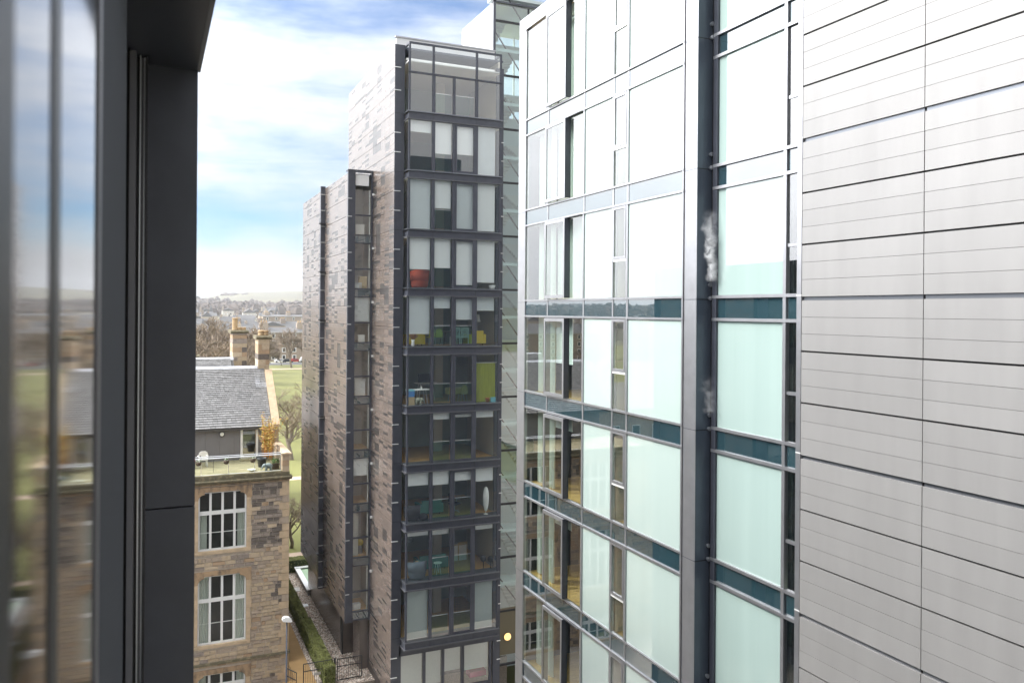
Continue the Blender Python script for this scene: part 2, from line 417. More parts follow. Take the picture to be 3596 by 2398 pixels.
# pebbles of the gravel strip
mb = MB()
for i in range(9000):
    y = 45.4 + (random.random() ** 1.25) * 20.5
    x = random.choice((random.uniform(8.72, 8.98), random.uniform(9.3, 10.85), random.uniform(9.3, 10.85), random.uniform(9.3, 10.85), random.uniform(10.85, 12.1)))
    s = random.uniform(.035, .085); h = random.uniform(.02, .05); a = random.uniform(0, 3); c, sn = math.cos(a) * s, math.sin(a) * s * .8
    z = GZ + .006
    mb.add([(x + c, y + sn, z), (x - sn, y + c, z), (x - c, y - sn, z), (x + sn, y - c, z), (x + random.uniform(-.01, .01), y, z + h)],
           [(0, 1, 4), (1, 2, 4), (2, 3, 4), (3, 0, 4)], random.randrange(5))
g = mb.build('gravel', GRV); tag(g, 'loose brown and cream gravel between hedge and brown tower', 'gravel', kind='stuff')

# ================================================================== metal clad block (right)
FH = 3.0915
mt = thing('metal_clad_block', 'block clad in horizontal satin aluminium planks at right edge', 'building', (11.7, 8, GB))
box('backing_wall', 11.72, 17, 2.0, 12.20, GB, 14, 'black_metal', mt)
cols = [(9.483, 12.215), (6.72, 9.468), (3.96, 6.705)]
pm = {}
for k in range(-6, 5):
    top = .335 + FH * k                       # top of the wide gap
    for s in range(3):                        # three thirds below it
        zt = top - .075 - s * 1.008 if s == 0 else top - .075 - s * 1.008
        zb = top - .075 - (s + 1) * 1.008 + (.028 if s < 2 else .003)
        if zt > 13.6 or zb < GB: continue
        h = (zt - zb) / 3
        for ci, (y0, y1) in enumerate(cols):
            if ci == 2 and not (-9 < zb < 8): continue
            for q in range(3):
                kk = (ci, q == 0, round(h, 3), random.randrange(3))
                if kk not in pm:
                    hh, ww = h - .006, (y1 - y0)
                    pm[kk] = mesh('plank', bv(0, .06, 0, ww, 0, hh), BF, 'aluminium%d' % kk[3])
                o = link('plank', pm[kk], mt, (11.65, y0, zt - (q + 1) * h + .003))
                o.rotation_euler = (0, random.gauss(0, .0012), random.gauss(0, .0006))
    if top < 13.6:
        for ci, (y0, y1) in enumerate(cols[:2]):
            box('gap_tray', 11.695, 11.718, y0 + .03, y1, top - .075, top, 'alu_gap', mt)
box('edge_column', 11.645, 11.90, 12.225, 12.35, GB, 14, 'alu_trim', mt)
for k in range(-6, 5): box('column_joint', 11.6425, 11.66, 12.222, 12.353, .36 + FH * k - .012, .36 + FH * k + .012, 'silver', mt)

# ================================================================== glass block (centre right)
gb = thing('glass_block', 'apartment block with mint glass panels and openable sashes', 'building', (12, 20, GB))
XF = 11.78
def zs(k): return .38 + FH * k
TOPZ = 10.15
# carcass: slabs, partitions, back wall
for k in range(-6, 4):
    box('floor_slab', XF + .10, 12.42, 15.76, 25.35, zs(k) - .46, zs(k) - .10, 'room_cream', gb)
    box('floor_slab', 12.421, 24, 12.3, 25.35, zs(k) - .46, zs(k) - .10, 'room_cream', gb)
    box('wood_floor', XF + .15, 17.4, 15.9, 25.30, zs(k) - .098, zs(k) - .03, 'oak', gb)
    box('ceiling_panel', XF + .15, 17.4, 15.9, 25.30, zs(k) - .53, zs(k) - .462, 'ceiling', gb)
box('back_wall', 17.4, 24, 12.3, 25.35, GB, 9.6, 'room_cream', gb)
box('partition', XF + .12, 17.4, 21.14, 21.25, GB, 9.6, 'room_cream', gb)
box('partition', XF + .12, 17.4, 19.50, 19.58, GB, 9.6, 'room_cream', gb)
box('partition', XF + .12, 17.4, 18.72, 18.80, GB, 9.6, 'room_cream', gb)
box('partition', 12.33, 17.4, 13.16, 13.30, GB, 9.6, 'room_dark', gb)
box('partition', 12.9, 17.4, 12.3, 12.4, GB, 9.6, 'room_dark', gb)
box('roof_slab', XF + .02, 24, 12.36, 25.85, 9.75, TOPZ - .05, 'slate_metal', gb)
box('roof_plant_room', 14.5, 22, 14, 23, TOPZ - .05, TOPZ + 1.6, 'slate_metal', gb)
box('end_wall', XF + .05, 24, 25.36, 25.88, GB, 9.74, 'slate_metal', gb)
# left end trim and parapet
box('parapet_band', XF - .03, XF + .30, 15.735, 25.90, 9.70, TOPZ, 'alu_trim', gb)
box('end_trim', XF - .03, XF + .04, 25.36, 25.90, GB, 9.70, 'alu_trim', gb)
box('corner_column', XF - .01, XF + .30, 15.74, 16.22, GB, 9.70, 'alu_trim', gb)
box('return_panel', XF + .004, 12.272, 15.733, 15.738, GB, 9.70, 'slate_metal', gb)
for k in range(-6, 4):
    z = zs(k) - .06
    box('panel_joint', XF - .034, XF + .045, 25.35, 25.905, z - .008, z + .008, 'alu_gap', gb)
    box('panel_joint', XF - .014, XF + .02, 15.736, 16.22, z - .009, z + .009, 'alu_gap', gb)
    box('panel_joint', XF, 12.272, 15.730, 15.736, z - .012, z + .012, 'black_metal', gb)
    if k < 3:
        for dz in (-.10, -.42):                # flue terminals
            m_ = MB(); m_.tube([(12.13, 15.735, z + .45 + dz), (12.13, 15.67, z + .45 + dz)], [.035, .033], 10)
            m_.tube([(12.13, 15.69, z + .45 + dz), (12.13, 15.655, z + .45 + dz)], [.05, .05], 10)
            m_.build('flue_terminal', 'steel', gb)
def vbar(y0, y1, z0, z1, x0=XF - .035, x1=XF + .09, m='alu_trim'): return box('mullion', x0, x1, y0, y1, z0, z1, m, gb)
for k in range(-6, 3):
    b, t2 = zs(k), zs(k) + 2.56
    if k == 2: t2 = 9.64
    # spandrel glass below this floor's windows
    sp0, sp1 = zs(k) - .53, zs(k)
    for (y0, y1) in ((23.66, 25.30), (21.24, 23.58), (19.58, 21.20), (18.84, 19.50), (16.30, 18.74)):
        box('spandrel_panel', XF, XF + .03, y0, y1, sp0 + .03, sp1 - .03, 'spandrel', gb)
    for z in (sp0, sp1):
        box('transom', XF - .045, XF + .09, 16.235, 25.345, z - .027, z + .027, 'alu_trim', gb)
    for (y0, y1) in ((23.585, 23.655), (21.18, 21.255), (19.505, 19.575), (18.745, 18.835)):
        vbar(y0, y1, sp0 + .03, sp1 - .03, XF - .012)
        vbar(y0, y1, b + .03, t2 - .03)
    vbar(25.302, 25.345, b + .03, t2 - .03); vbar(16.24, 16.295, b + .03, t2 - .03)
    vbar(25.302, 25.345, sp0 + .03, sp1 - .03); vbar(16.24, 16.295, sp0 + .03, sp1 - .03)
    # fixed pane, projecting sash, fixed pane
    box('window_pane', XF, XF + .02, 23.66, 25.30, b + .03, t2 - .03, 'vision', gb)
    sf = MB(); sx0, sx1 = XF - .15, XF - .085
    sy0, sy1, sz0, sz1 = 22.20, 23.58, b + .05, t2 - .05
    for q in ((sy0, sy0 + .09, sz0, sz1), (sy1 - .09, sy1, sz0, sz1), (sy0 + .09, sy1 - .09, sz0, sz0 + .10), (sy0 + .09, sy1 - .09, sz1 - .10, sz1)):
        sf.box(sx0, sx1, *q)
    so = sf.build('sash_frame', 'alu_trim', gb)
    box('sash_pane', sx0 + .02, sx0 + .035, sy0 + .09, sy1 - .09, sz0 + .10, sz1 - .10, 'vision', so)
    box('sash_side', sx1 - .06, XF + .05, sy0 - .006, sy0 - .001, sz0, sz1, 'dark_metal', so)
    box('sash_head', sx1 + .002, XF + .05, 21.30, sy1, sz1 + .003, sz1 + .025, 'black_metal', so)
    box('window_pane', XF, XF + .02, 21.26, 22.19, b + .03, t2 - .03, 'vision', gb)
    # mint panels
    box('mint_panel', XF, XF + .03, 19.58, 21.175, b + .03, t2 - .03, 'mint', gb)
    box('mint_panel', XF, XF + .03, 16.30, 18.74, b + .03, t2 - .03, 'mint', gb)
    # narrow window: opening top light over a fixed light
    zm = b + (t2 - b) * .41
    nf = MB(); y0, y1 = 18.84, 19.50
    for q in ((y0, y0 + .06, zm + .04, t2 - .04), (y1 - .06, y1, zm + .04, t2 - .04), (y0 + .06, y1 - .06, zm + .04, zm + .11), (y0 + .06, y1 - .06, t2 - .11, t2 - .04)):
        nf.box(XF - .045, XF + .04, *q)
    no = nf.build('vent_frame', 'alu_trim', gb)
    box('vent_pane', XF - .02, XF - .005, y0 + .06, y1 - .06, zm + .11, t2 - .11, 'vision', no)
    box('transom', XF - .03, XF + .06, y0, y1, zm - .03, zm + .035, 'silver', gb)
    box('window_pane', XF, XF + .02, y0, y1, b + .03, zm - .03, 'vision', gb)
    # curtains and blinds just inside
    c1 = MB(); wavy(c1, 23.72, 24.35, XF + .34, b + .0, t2 - .02, .05, 5, axis='y'); wavy(c1, 24.7, 25.0, XF + .38, b, t2 - .02, .04, 3, axis='y')
    c1.build('curtain', 'curtain_white', gb)
    c2 = MB(); wavy(c2, 18.86, 19.20, XF + .30, b, t2, .03, 3, axis='y')
    c2.build('curtain', 'curtain_white', gb)
    if k >= 0:
        c3 = MB(); wavy(c3, 21.4, 23.5, XF + .32, b, t2, .04, 14, axis='y'); c3.build('curtain', 'curtain_white', gb)
    elif k > -4:
        box('roller_blind', XF + .26, XF + .27, 22.35, 23.5, t2 - (1.5 if k == -1 else .5), t2, 'blind_white', gb)
# recessed strip of glazing between glass block and metal block
XR = 12.2
for k in range(-6, 4):
    b, t2 = zs(k), zs(k) + 2.56
    sp0, sp1 = zs(k) - .53, zs(k)
    if k == 3: b, t2 = 20, 20
    for z in (sp0, sp1):
        box('transom', XR - .06, XR + .05, 12.36, 15.64, z - .035, z + .035, 'alu_trim', gb)
    box('spandrel_panel', XR, XR + .03, 13.30, 15.48, sp0 + .035, sp1 - .035, 'spandrel', gb)
    box('spandrel_panel', XR, XR + .03, 12.36, 13.19, sp0 + .035, sp1 - .035, 'spandrel', gb)
    vbar(13.20, 13.29, sp0 + .035, sp1 - .035, XR - .05, XR + .06)
    if k < 3:
        box('mint_panel', XR, XR + .03, 13.30, 15.48, b + .035, t2 - .035, 'mint_deep', gb)
        vbar(13.20, 13.29, b + .035, t2 - .035, XR - .05, XR + .06)
        zm = b + 1.05
        box('transom', XR - .02, XR + .06, 12.36, 13.19, zm - .035, zm + .035, 'alu_trim', gb)
        box('vent_pane', XR - .0, XR + .02, 12.36, 13.19, zm + .04, t2 - .04, 'vision', gb)
        box('window_pane', XR, XR + .02, 12.36, 13.19, b + .035, zm - .04, 'vision', gb)
box('recess_jamb', XR - .05, XR + .06, 15.49, 15.64, GB, 9.7, 'dark_metal', gb)
box('recess_jamb', XR - .02, XR + .09, 15.65, 15.72, GB, 9.7, 'black_metal', gb)

# ================================================================== brown tiled tower with bay windows
bt = thing('tiled_tower', 'tall brown tiled tower with dark framed bay windows', 'building', (13, 45, GZ))
BH = 3.1015
def bz(n): return 1.19 + BH * n                 # window bottom line of bay floor n
XS, XL = 11.76, 10.31                          # tiled faces: tall part, lower projecting part
YP, YB, YLW = 41.9, 41.12, 46.4                # pilaster plane, bay front, front of the lower part
XE = 18.05
TZ = 14.12
H0, H1 = 52.9, 61.5                            # far ends
LZ0, LZ1 = -17.95, 7.9
def tile_wall(x, y0, y1, bands, parent, clip=None):
    w_ = .885; n = max(1, round((y1 - y0) / w_)); w_ = (y1 - y0) / n
    out = []
    for (z0, z1) in bands:
        rows = max(1, round((z1 - z0) / .148)); h = (z1 - z0 - .02) / rows
        for i in range(rows):
            z = z0 + .02 + i * h
            for j in range(n):
                v = noise.noise(Vector((j * .9 + x, z * .55, y0))) + random.uniform(-.55, .55)
                mi = 3 + random.randrange(2) if v > .36 else random.randrange(3)
                out.append((x, y0 + j * w_, z, w_, h, mi))
    return out
bands_hi = []
z = bz(3)
for i in range(3): bands_hi.append((z + i * 1.2166, z + (i + 1) * 1.2166))
for n in range(2, -8, -1):
    for i in range(3): bands_hi.append((bz(n) + i * BH / 3, bz(n) + (i + 1) * BH / 3))
bands_hi = [(max(a, GZ), b) for a, b in bands_hi if b > GZ + .1]
lo_off = -1.83 + BH * 3
bands_lo = []
for n in range(-6, 4):
    for i in range(3):
        a = -1.83 + BH * (n) + i * BH / 3; b = a + BH / 3
        a, b = max(a, LZ0), min(b, LZ1)
        if b - a > .1: bands_lo.append((a, b))
side = box('side_wall', XS + .03, XS + .14, YP + .04, H0, GB, TZ - .01, 'tile_joint', bt)
box('rear_wall', XS + .14, XE, H0 - .12, H0, GB, TZ - .02, 'tile_joint', bt)
box('roof_slab', XS + .14, XE, YP + .13, H0 - .121, TZ - .12, TZ - .03, 'slate_metal', bt)
box('rear_wall', XL + .13, XS + .03, H1 - .12, H1, LZ0, LZ1, 'tile_joint', bt)
box('low_roof', XL + .04, XS + .03, YLW + .16, H1 - .121, LZ1 - .12, LZ1 - .01, 'slate_metal', bt)
box('low_soffit', XL + .04, XS + .03, YLW + .16, H1 - .121, LZ0, LZ0 + .1, 'dark_metal', bt)
low = box('low_side_wall', XL + .03, XL + .13, YLW + .02, H1, LZ0, LZ1, 'tile_joint', bt)
tiles = [(t_, side) for t_ in tile_wall(XS, YP, H0, bands_hi, side) if not (t_[1] > YLW - .2 and t_[2] < LZ1)] + [(t_, low) for t_ in tile_wall(XL, YLW, H1, bands_lo, low)]
def seen_size(t_):
    x, y, z, w_, h, mi = t_
    y += w_ / 2
    d = math.sqrt(x * x + y * y + z * z)
    vis = 1 if (z < 13) else .4
    return w_ * h * (x / d) / d ** 2 * vis
tm = {}
for par in (side, low):
    ts = sorted([t_ for t_, p in tiles if p is par], key=seen_size, reverse=True)
    rest = MB()
    for i, (x, y, z, w_, h, mi) in enumerate(ts):
        off = random.uniform(0, .004)
        if i < 300:
            kk = (round(w_, 3), round(h, 3), mi)
            if kk not in tm: tm[kk] = mesh('tile', bv(0, .026, .003, w_ - .003, .003, h - .003), BF, TILE[mi])
            o = link('tile', tm[kk], par, (x - off, y, z))
            o.rotation_euler = (0, random.gauss(0, .0010), random.gauss(0, .0006))
        else:
            rest.box(x - off, x + .028, y + .003, y + w_ - .003, z + .003, z + h - .003, mi)
    ro = rest.build('tile_field', TILE, par); ro['kind'] = 'stuff'
# ground storey under the projecting part
box('base_wall', 10.85, XS + .03, 49.5, H1 - .1, GZ, LZ0, 'tile1', bt)
box('base_wall', 11.3, XS + .03, YLW + .6, 48.6, GZ, LZ0, 'tile1', bt)
box('base_slot', 10.80, 10.86, 49.4, 49.9, GZ, LZ0, 'black_metal', bt)
# dark fin on the low part
box('fin', XL - .28, XL + .02, 53.1, 53.35, LZ0 - .1, LZ1 + .12, 'dark_metal', bt)
for (a, b_) in bands_lo:
    box('fin_flashing', XL - .285, XL + .0, 53.085, 53.099, a, a + .035, 'silver', bt)
for i in range(0, len(bands_lo), 3):
    z = bands_lo[i][0] + 2.2
    if z < LZ1: box('fin_vent', XL - .42, XL - .02, 52.72, 53.05, z, z + .06, 'black_metal', bt)
# narrow window strip facing the street at the front of the low part
box('strip_jamb', XL - .005, XL + .42, YLW - .03, YLW + .15, LZ0, LZ1 + .12, 'dark_metal', bt)
box('strip_jamb', XS - .10, XS - .005, YLW - .03, YLW + .15, LZ0, LZ1 + .12, 'dark_metal', bt)
box('strip_head', XL - .02, XS, YLW - .04, YLW + .5, LZ1 + .12, LZ1 + .2, 'dark_metal', bt)
for n in range(-5, 4):
    z = -1.83 + BH * n - .02
    if z > LZ1 - .5 or z < LZ0 - .3: continue
    top = min(z + 2.62, LZ1)
    box('strip_spandrel', XL + .42, XS - .10, YLW + .0, YLW + .03, z - .44, z - .04, 'spandrel', bt)
    box('strip_transom', XL + .42, XS - .10, YLW - .03, YLW + .12, z - .04, z + .03, 'dark_metal', bt)
    box('strip_transom', XL + .42, XS - .10, YLW - .03, YLW + .12, z - .49, z - .44, 'dark_metal', bt)
    zm = z + 1.14
    box('strip_transom', XL + .42, XS - .10, YLW - .03, YLW + .12, zm - .04, zm + .04, 'dark_metal', bt)
    box('strip_pane', XL + .42, XS - .10, YLW + .02, YLW + .035, z + .03, zm - .04, 'bay_glass', bt)
    box('strip_pane', XL + .42, XS - .10, YLW + .02, YLW + .035, zm + .04, top - .02, 'bay_glass', bt)
    box('strip_floor', XL + .35, XS - .02, YLW + .16, YLW + 2.2, z - .2, z, 'oak', bt)
    box('reveal_strip', XS - .20, XS - .16, YLW + .05, YLW + .10, z + .03, top - .02, 'paper_white', bt)
    for q in range(2):
        zt = z + 1.03 * (q + 1)
        box('strip_flashing', XL - .012, XL + .22, YLW - .045, YLW - .028, zt, zt + .035, 'silver', bt)
    fx = MB(); fx.box(XS + .0, XS + .16, YLW - .35, YLW - .24, z + 2.30, z + 2.37); fx.box(XS - .10, XS, YLW - .36, YLW - .22, z + 2.27, z + 2.39)
    fx.build('spot_light', ['silver'], bt)
box('strip_room', XL + .36, XS - .02, YLW + 2.2, YLW + 2.3, LZ0, LZ1, 'room_grey', bt)
box('strip_room', XS - .03, XS - .005, YLW + .16, YLW + 2.2, LZ0, LZ1, 'room_cream', bt)
# blinds and curtains of the strip windows by floor
for n, frac, m_ in ((3, .25, 'blind_white'), (0, .55, 'blind_grey'), (-3, .40, 'blind_white')):
    z = -1.83 + BH * n; top = min(z + 2.6, LZ1 - .05)
    box('roller_blind', XL + .45, XS - .22, YLW + .10, YLW + .11, top - 2.55 * frac, top, m_, bt)
for n in (-4,):
    z = -1.83 + BH * n
    c = MB(); wavy(c, XL + .44, XL + .80, YLW + .3, z + .02, z + 2.55, .04, 5); c.build('curtain', 'curtain_white', bt)
# pilasters and flashings
box('pilaster', XS, 12.30, YP - .01, YP + .12, GZ, TZ + .02, 'dark_metal', bt)
box('pilaster', 17.62, XE, YP - .01, YP + .12, GZ, 13.6, 'dark_metal', bt)
for (a, b_) in bands_hi:
    sm = min(abs(a - bz(n)) for n in range(-9, 4))
    if sm < .05:
        box('pilaster_joint', XS - .004, 12.30, YP - .014, YP - .006, a - .012, a + .012, 'black_metal', bt)
    else:
        box('flashing', XS - .02, XS + .33, YP - .045, YP - .011, a - .02, a + .02, 'silver', bt)
        if a < 10.4: box('flashing', 17.86, XE + .02, YP - .045, YP - .011, a - .02, a + .02, 'silver', bt)
# bay: one band (with its two ledges) per floor, panes, mullions
BX0, BX1 = 12.30, 17.60
MULL = [12.30, 13.68, 14.83, 16.13, 17.60]
def bay_band(zb, zt):
    o = box('bay_band', BX0 + .02, BX1 - .02, YB + .02, YP - .012, zb, zt, 'dark_metal', bt)
    for z, nm in ((zt, 'sill_ledge'), (zb, 'head_ledge')):
        m_ = MB(); m_.box(BX0 - .06, BX1 + .05, YB - .06, YP - .02, z - .03, z + .03)
        m_.build(nm, 'rail_metal' if nm == 'head_ledge' else 'alu_gap', o)
    for x in (13.68, 16.13): box('band_joint', x - .008, x + .008, YB + .012, YB + .02, zb + .03, zt - .03, 'black_metal', o)
for n in range(-6, 4):
    z0 = bz(n); z1 = z0 + BH - .40
    bay_band(z0 - .40, z0)
    z0 += .03; z1 -= .03
    if n == 3: z1 = 12.55
    for i, x in enumerate(MULL):
        if i in (0, 4):
            box('bay_post', x + (.0 if i == 0 else -.10), x + (.10 if i == 0 else 0), YB, YB + .10, z0, z1, 'dark_metal', bt)
        else:
            wd = .085 if i != 2 else .07
            box('bay_mullion', x - wd, x + wd, YB, YB + .12, z0, z1, 'dark_metal', bt)
    for i in range(4):
        x0, x1 = MULL[i] + .085, MULL[i + 1] - .085
        if i == 0: x0 = MULL[0] + .10
        if i == 3: x1 = MULL[4] - .10
        box('bay_pane', x0, x1, YB + .04, YB + .055, z0, z1, 'bay_glass', bt)
        if i == 2 and n < 3:                     # opening leaf with a heavier frame
            lf = MB()
            for q in ((x0, x0 + .09, z0, z1), (x1 - .10, x1, z0, z1), (x0 + .09, x1 - .10, z0, z0 + .12), (x0 + .09, x1 - .10, z1 - .12, z1)):
                lf.box(q[0], q[1], YB + .0, YB + .038, q[2], q[3])
            lf.build('door_leaf', 'dark_metal', bt)
        if i in (1, 2):
            gd = box('guard_rail', x0, x1, YB + .20, YB + .23, z0 + 1.08, z0 + 1.11, 'silver', bt)
            box('guard_glass', x0, x1, YB + .21, YB + .22, z0 + .10, z0 + 1.08, 'guard_glass', gd)
    # glazed returns
    box('bay_pane', BX0 + .03, BX0 + .045, YB + .10, YP - .02, z0, z1, 'bay_glass', bt)
    box('bay_pane', BX1 - .045, BX1 - .03, YB + .10, YP - .02, z0, z1, 'bay_glass', bt)
    # room behind
    box('wood_floor', 12.32, 17.58, YB + .12, 48, bz(n) - .10, bz(n) + .015, 'oak', bt)
    box('room_ceiling', 12.32, 17.58, YB + .14, 48, bz(n) + BH - .46, bz(n) + BH - .41, 'ceiling', bt)
mtl = ['room_teal', 'room_grey', 'room_dark']
bk = box('room_back_wall', XS + .1, XE - .05, 46.6, 46.7, GZ, TZ - .1, 'room_teal', bt)
box('room_side_wall', 11.92, 12.02, YP + .13, 46.6, GZ, TZ - .1, 'room_grey', bt)
box('room_side_wall', 17.78, 17.88, YP + .13, 46.6, GZ, TZ - .1, 'room_cream', bt)
box('room_pier', 15.0, 15.5, 44.6, 44.9, GZ, TZ - .1, 'room_cream', bt)
# top lights of the bay and the set-back roof screen
bay_top = MB()
bay_top.box(BX0, BX1, YB, YB + .10, 12.50, 12.60); bay_top.box(BX0, BX1, YB, YB + .10, 14.04, 14.14)
bay_top.box(BX0, BX0 + .1, YB, YB + .10, 12.6, 14.04); bay_top.box(BX1 - .1, BX1, YB, YB + .10, 12.6, 14.04)
bay_top.box(13.60, 13.72, YB, YB + .10, 12.6, 14.04); bay_top.box(16.07, 16.19, YB, YB + .10, 12.6, 14.04)
bay_top.box(BX0, BX0 + .1, YB + .1, YP, 14.04, 14.14); bay_top.box(BX1 - .1, BX1, YB + .1, YP, 14.04, 14.14)
bay_top.build('top_light_frame', 'dark_metal', bt)
for x0, x1 in ((12.40, 13.60), (13.72, 16.07), (16.19, 17.50)):
    box('top_light_pane', x0, x1, YB + .04, YB + .055, 12.6, 14.04, 'bay_glass', bt)
box('top_light_ceiling', 12.4, 17.5, YB + .8, 46.5, 13.4, 13.5, 'ceiling', bt)
box('roof_screen', 12.1, 17.9, 42.9, 43.0, TZ - .1, 14.85, 'pale_panel', bt)
box('roof_screen_rail', 12.05, 17.95, 42.85, 43.05, 14.85, 14.93, 'alu_trim', bt)
# blinds by floor and pane: (floor, pane, share of height, material)
for n, i, fr, m_ in ((2, 0, .22, 'blind_white'), (2, 1, .62, 'blind_white'), (2, 2, .60, 'blind_white'), (2, 3, .98, 'blind_grey'),
                     (1, 0, .98, 'blind_grey'), (1, 1, .55, 'blind_white'), (1, 2, .98, 'blind_grey'), (1, 3, .97, 'blind_white'),
                     (0, 0, .62, 'blind_white'), (0, 1, .58, 'blind_white'), (0, 2, .92, 'blind_white'), (0, 3, .86, 'blind_white'),
                     (-1, 0, .74, 'blind_grey'), (-1, 1, .22, 'blind_grey'), (-1, 2, .45, 'blind_grey'), (-1, 3, .26, 'blind_grey'),
                     (-3, 1, .12, 'blind_white'), (-3, 2, .09, 'blind_white'), (-3, 3, .12, 'blind_white'),
                     (-4, 0, .25, 'blind_white'), (-4, 1, .27, 'blind_white'), (-4, 2, .22, 'blind_white'), (-4, 3, .27, 'blind_white'),
                     (-5, 0, .08, 'blind_white'), (-5, 1, .10, 'blind_white'), (-5, 3, .09, 'blind_white'),
                     (-6, 0, .97, 'blind_dim'), (-6, 3, .97, 'blind_dim')):
    z1 = bz(n) + BH - .44; z0 = z1 - 2.62 * fr
    x0, x1 = MULL[i] + .12, MULL[i + 1] - (.12 if i < 3 else .32)
    m2 = MB(); m2.box(x0, x1, YB + .145, YB + .150, z0, z1)
    bo = m2.build('roller_blind', m_, bt)
    box('bottom_bar', x0, x1, YB + .14, YB + .156, z0 - .03, z0, 'white_paint', bo)
c = MB(); wavy(c, 16.28, 17.42, YB + .24, bz(-2) + .05, bz(-2) + 2.18, .035, 16); c.build('lime_curtain', 'curtain_lime', bt)
box('curtain_rail', 16.22, 17.50, YB + .23, YB + .26, bz(-2) + 2.18, bz(-2) + 2.21, 'silver', bt)
# recessed ground storey below the bay
gz0 = bz(-7) - .5
box('base_beam', 12.2, 17.7, YP - .01, YP + .1, bz(-6) - 1.0, bz(-6) - .40, 'dark_metal', bt)
for i, (x0, x1) in enumerate(((12.33, 13.55), (13.70, 14.62), (14.78, 15.75), (15.95, 17.4))):
    box('base_pane', x0, x1, YP + .06, YP + .075, GZ + .4, bz(-6) - 1.0, 'bay_glass', bt)
    box('base_mullion', x1, x1 + .15, YP + .0, YP + .1, GZ, bz(-6) - 1.0, 'dark_metal', bt)
    h = (.05, .35, .9, .75)[i]
    box('roller_blind', x0 + .03, x1 - .03, YP + .14, YP + .15, GZ + .4 + h, bz(-6) - 1.0, 'blind_dim', bt)
    box('base_sill', x0, x1, YP + .0, YP + .1, GZ, GZ + .4, 'dark_metal', bt)
box('room_dark_wall', 12.3, 17.6, YP + 2.5, YP + 2.6, GZ, bz(-6) - .5, 'room_dark', bt)

# ================================================================== glazed stair tower behind
st = thing('stair_tower', 'tall glazed stair tower with pale side wall behind tiled tower', 'building', (21, 45, GZ))
SY = 43.4
box('pale_wall', XE, XE + .1, SY + .05, 48.7, TZ - .4, 17.9, 'pale_panel', st)
for z in (15.9,): box('panel_joint', XE - .004, XE, SY, 48.7, z - .012, z + .012, 'alu_gap', st)
for y in (45.0, 46.8): box('panel_joint', XE - .004, XE, y - .012, y + .012, TZ - .4, 17.9, 'alu_gap', st)
box('back_wall', XE + .1, 29, 48.6, 48.7, GB, 12.6, 'room_pale', st)
for x0, x1 in ((XE + .15, 21.6), (21.7, 25.2), (25.3, 28.8)): box('stair_pane', x0, x1, 48.62, 48.635, 12.65, 17.8, 'stair_glass', st)
for x in (21.65, 25.25): box('rear_post', x - .05, x + .05, 48.58, 48.66, 12.6, 17.86, 'paper_white', st)
box('side_wall', 28.9, 29, SY, 48.6, GB, 12.6, 'pale_panel', st)
box('corner_post', XE - .05, XE + .09, SY - .06, SY + .05, 13.0, 18.0, 'dark_metal', st)
box('roof_edge', XE - .05, 29, SY - .06, SY + .3, 17.9, 18.0, 'dark_metal', st)
box('roof_slab', XE, 29, SY + .3, 48.7, 17.86, 17.95, 'pale_panel', st)
lv = [1.26 + 3.117 * k for k in range(-7, 6)]
for k, z in enumerate(lv):
    box('transom', XE - .02, 29, SY - .05, SY + .06, z - .06, z + .06, 'black_metal', st)
    nz = lv[k + 1] if k + 1 < len(lv) else 17.9
    for x0, x1 in ((XE + .1, 20.2), (20.3, 22.6), (22.7, 25.5)):
        box('stair_pane', x0, x1, SY, SY + .015, z + .06, nz - .06, 'stair_glass', st)
    for x in (20.25, 22.65): box('mullion', x - .05, x + .05, SY - .02, SY + .06, z + .06, nz - .06, 'black_metal', st)
    box('landing', XE + .1, 28, SY + .15, SY + 1.3, z + 1.42, z + 1.60, 'room_pale', st)
    box('landing', XE + .1, 28, 47.4, 48.6, z - .12, z + .06, 'room_pale', st)
    fl = MB()
    for q in range(9):
        fl.box(18.5, 19.9, SY + 1.3 + q * .31, SY + 1.62 + q * .31, z + 1.42 - q * .155, z + 1.58 - q * .155)
        fl.box(20.5, 21.9, SY + 1.3 + q * .31, SY + 1.62 + q * .31, z + 1.60 + q * .155, z + 1.76 + q * .155)
    fl.build('stair_flight', 'room_grey', st)
    b2 = MB(); b2.tube([(18.2, SY + .25, z + 2.6), (20.3, SY + .25, z - .2)], .04, 6); b2.build('brace_rod', 'black_metal', st)
    if z < 10: box('wall_panel', 18.75, 19.75, 48.50, 48.595, z + .3, z + 2.5, 'paper_white', st)
ld = thing('wall_lamp', 'round warm lit lamp at the foot of stair tower', 'lamp', (19.15, SY - .06, -18.9))
m_ = MB(); m_.tube([(19.15, SY - .06, -18.95), (19.15, SY - .14, -18.95)], [.22, .20], 20); m_.build('diffuser', 'lamp_warm', ld)
m_ = MB(); m_.tube([(19.15, SY - .05, -18.95), (19.15, SY - .08, -18.95)], [.25, .25], 20); m_.build('rim', 'black_metal', ld)
box('entrance_wall', XE + .05, 29, SY - .03, SY + .10, -20.0, -17.3, 'entrance_brown', st)

# ================================================================== sandstone house (left)
YS = 49.6                                        # street front
SX1 = 7.62                                       # right hand corner
DZ = -9.55                                       # terrace deck
hs = thing('sandstone_house', 'old sandstone house with white mullioned windows and slate roof', 'building', (3, 52, GB))
box('gable_wall', SX1 - .019, SX1, YS + .04, 66, GB, DZ - .3, 'stone_far', hs)
WX0, WX1 = 2.56, 5.20
wins = [(-13.86, -10.50), (-19.25, -15.32), (GB + .2, -20.97)]    # opening bottom, top
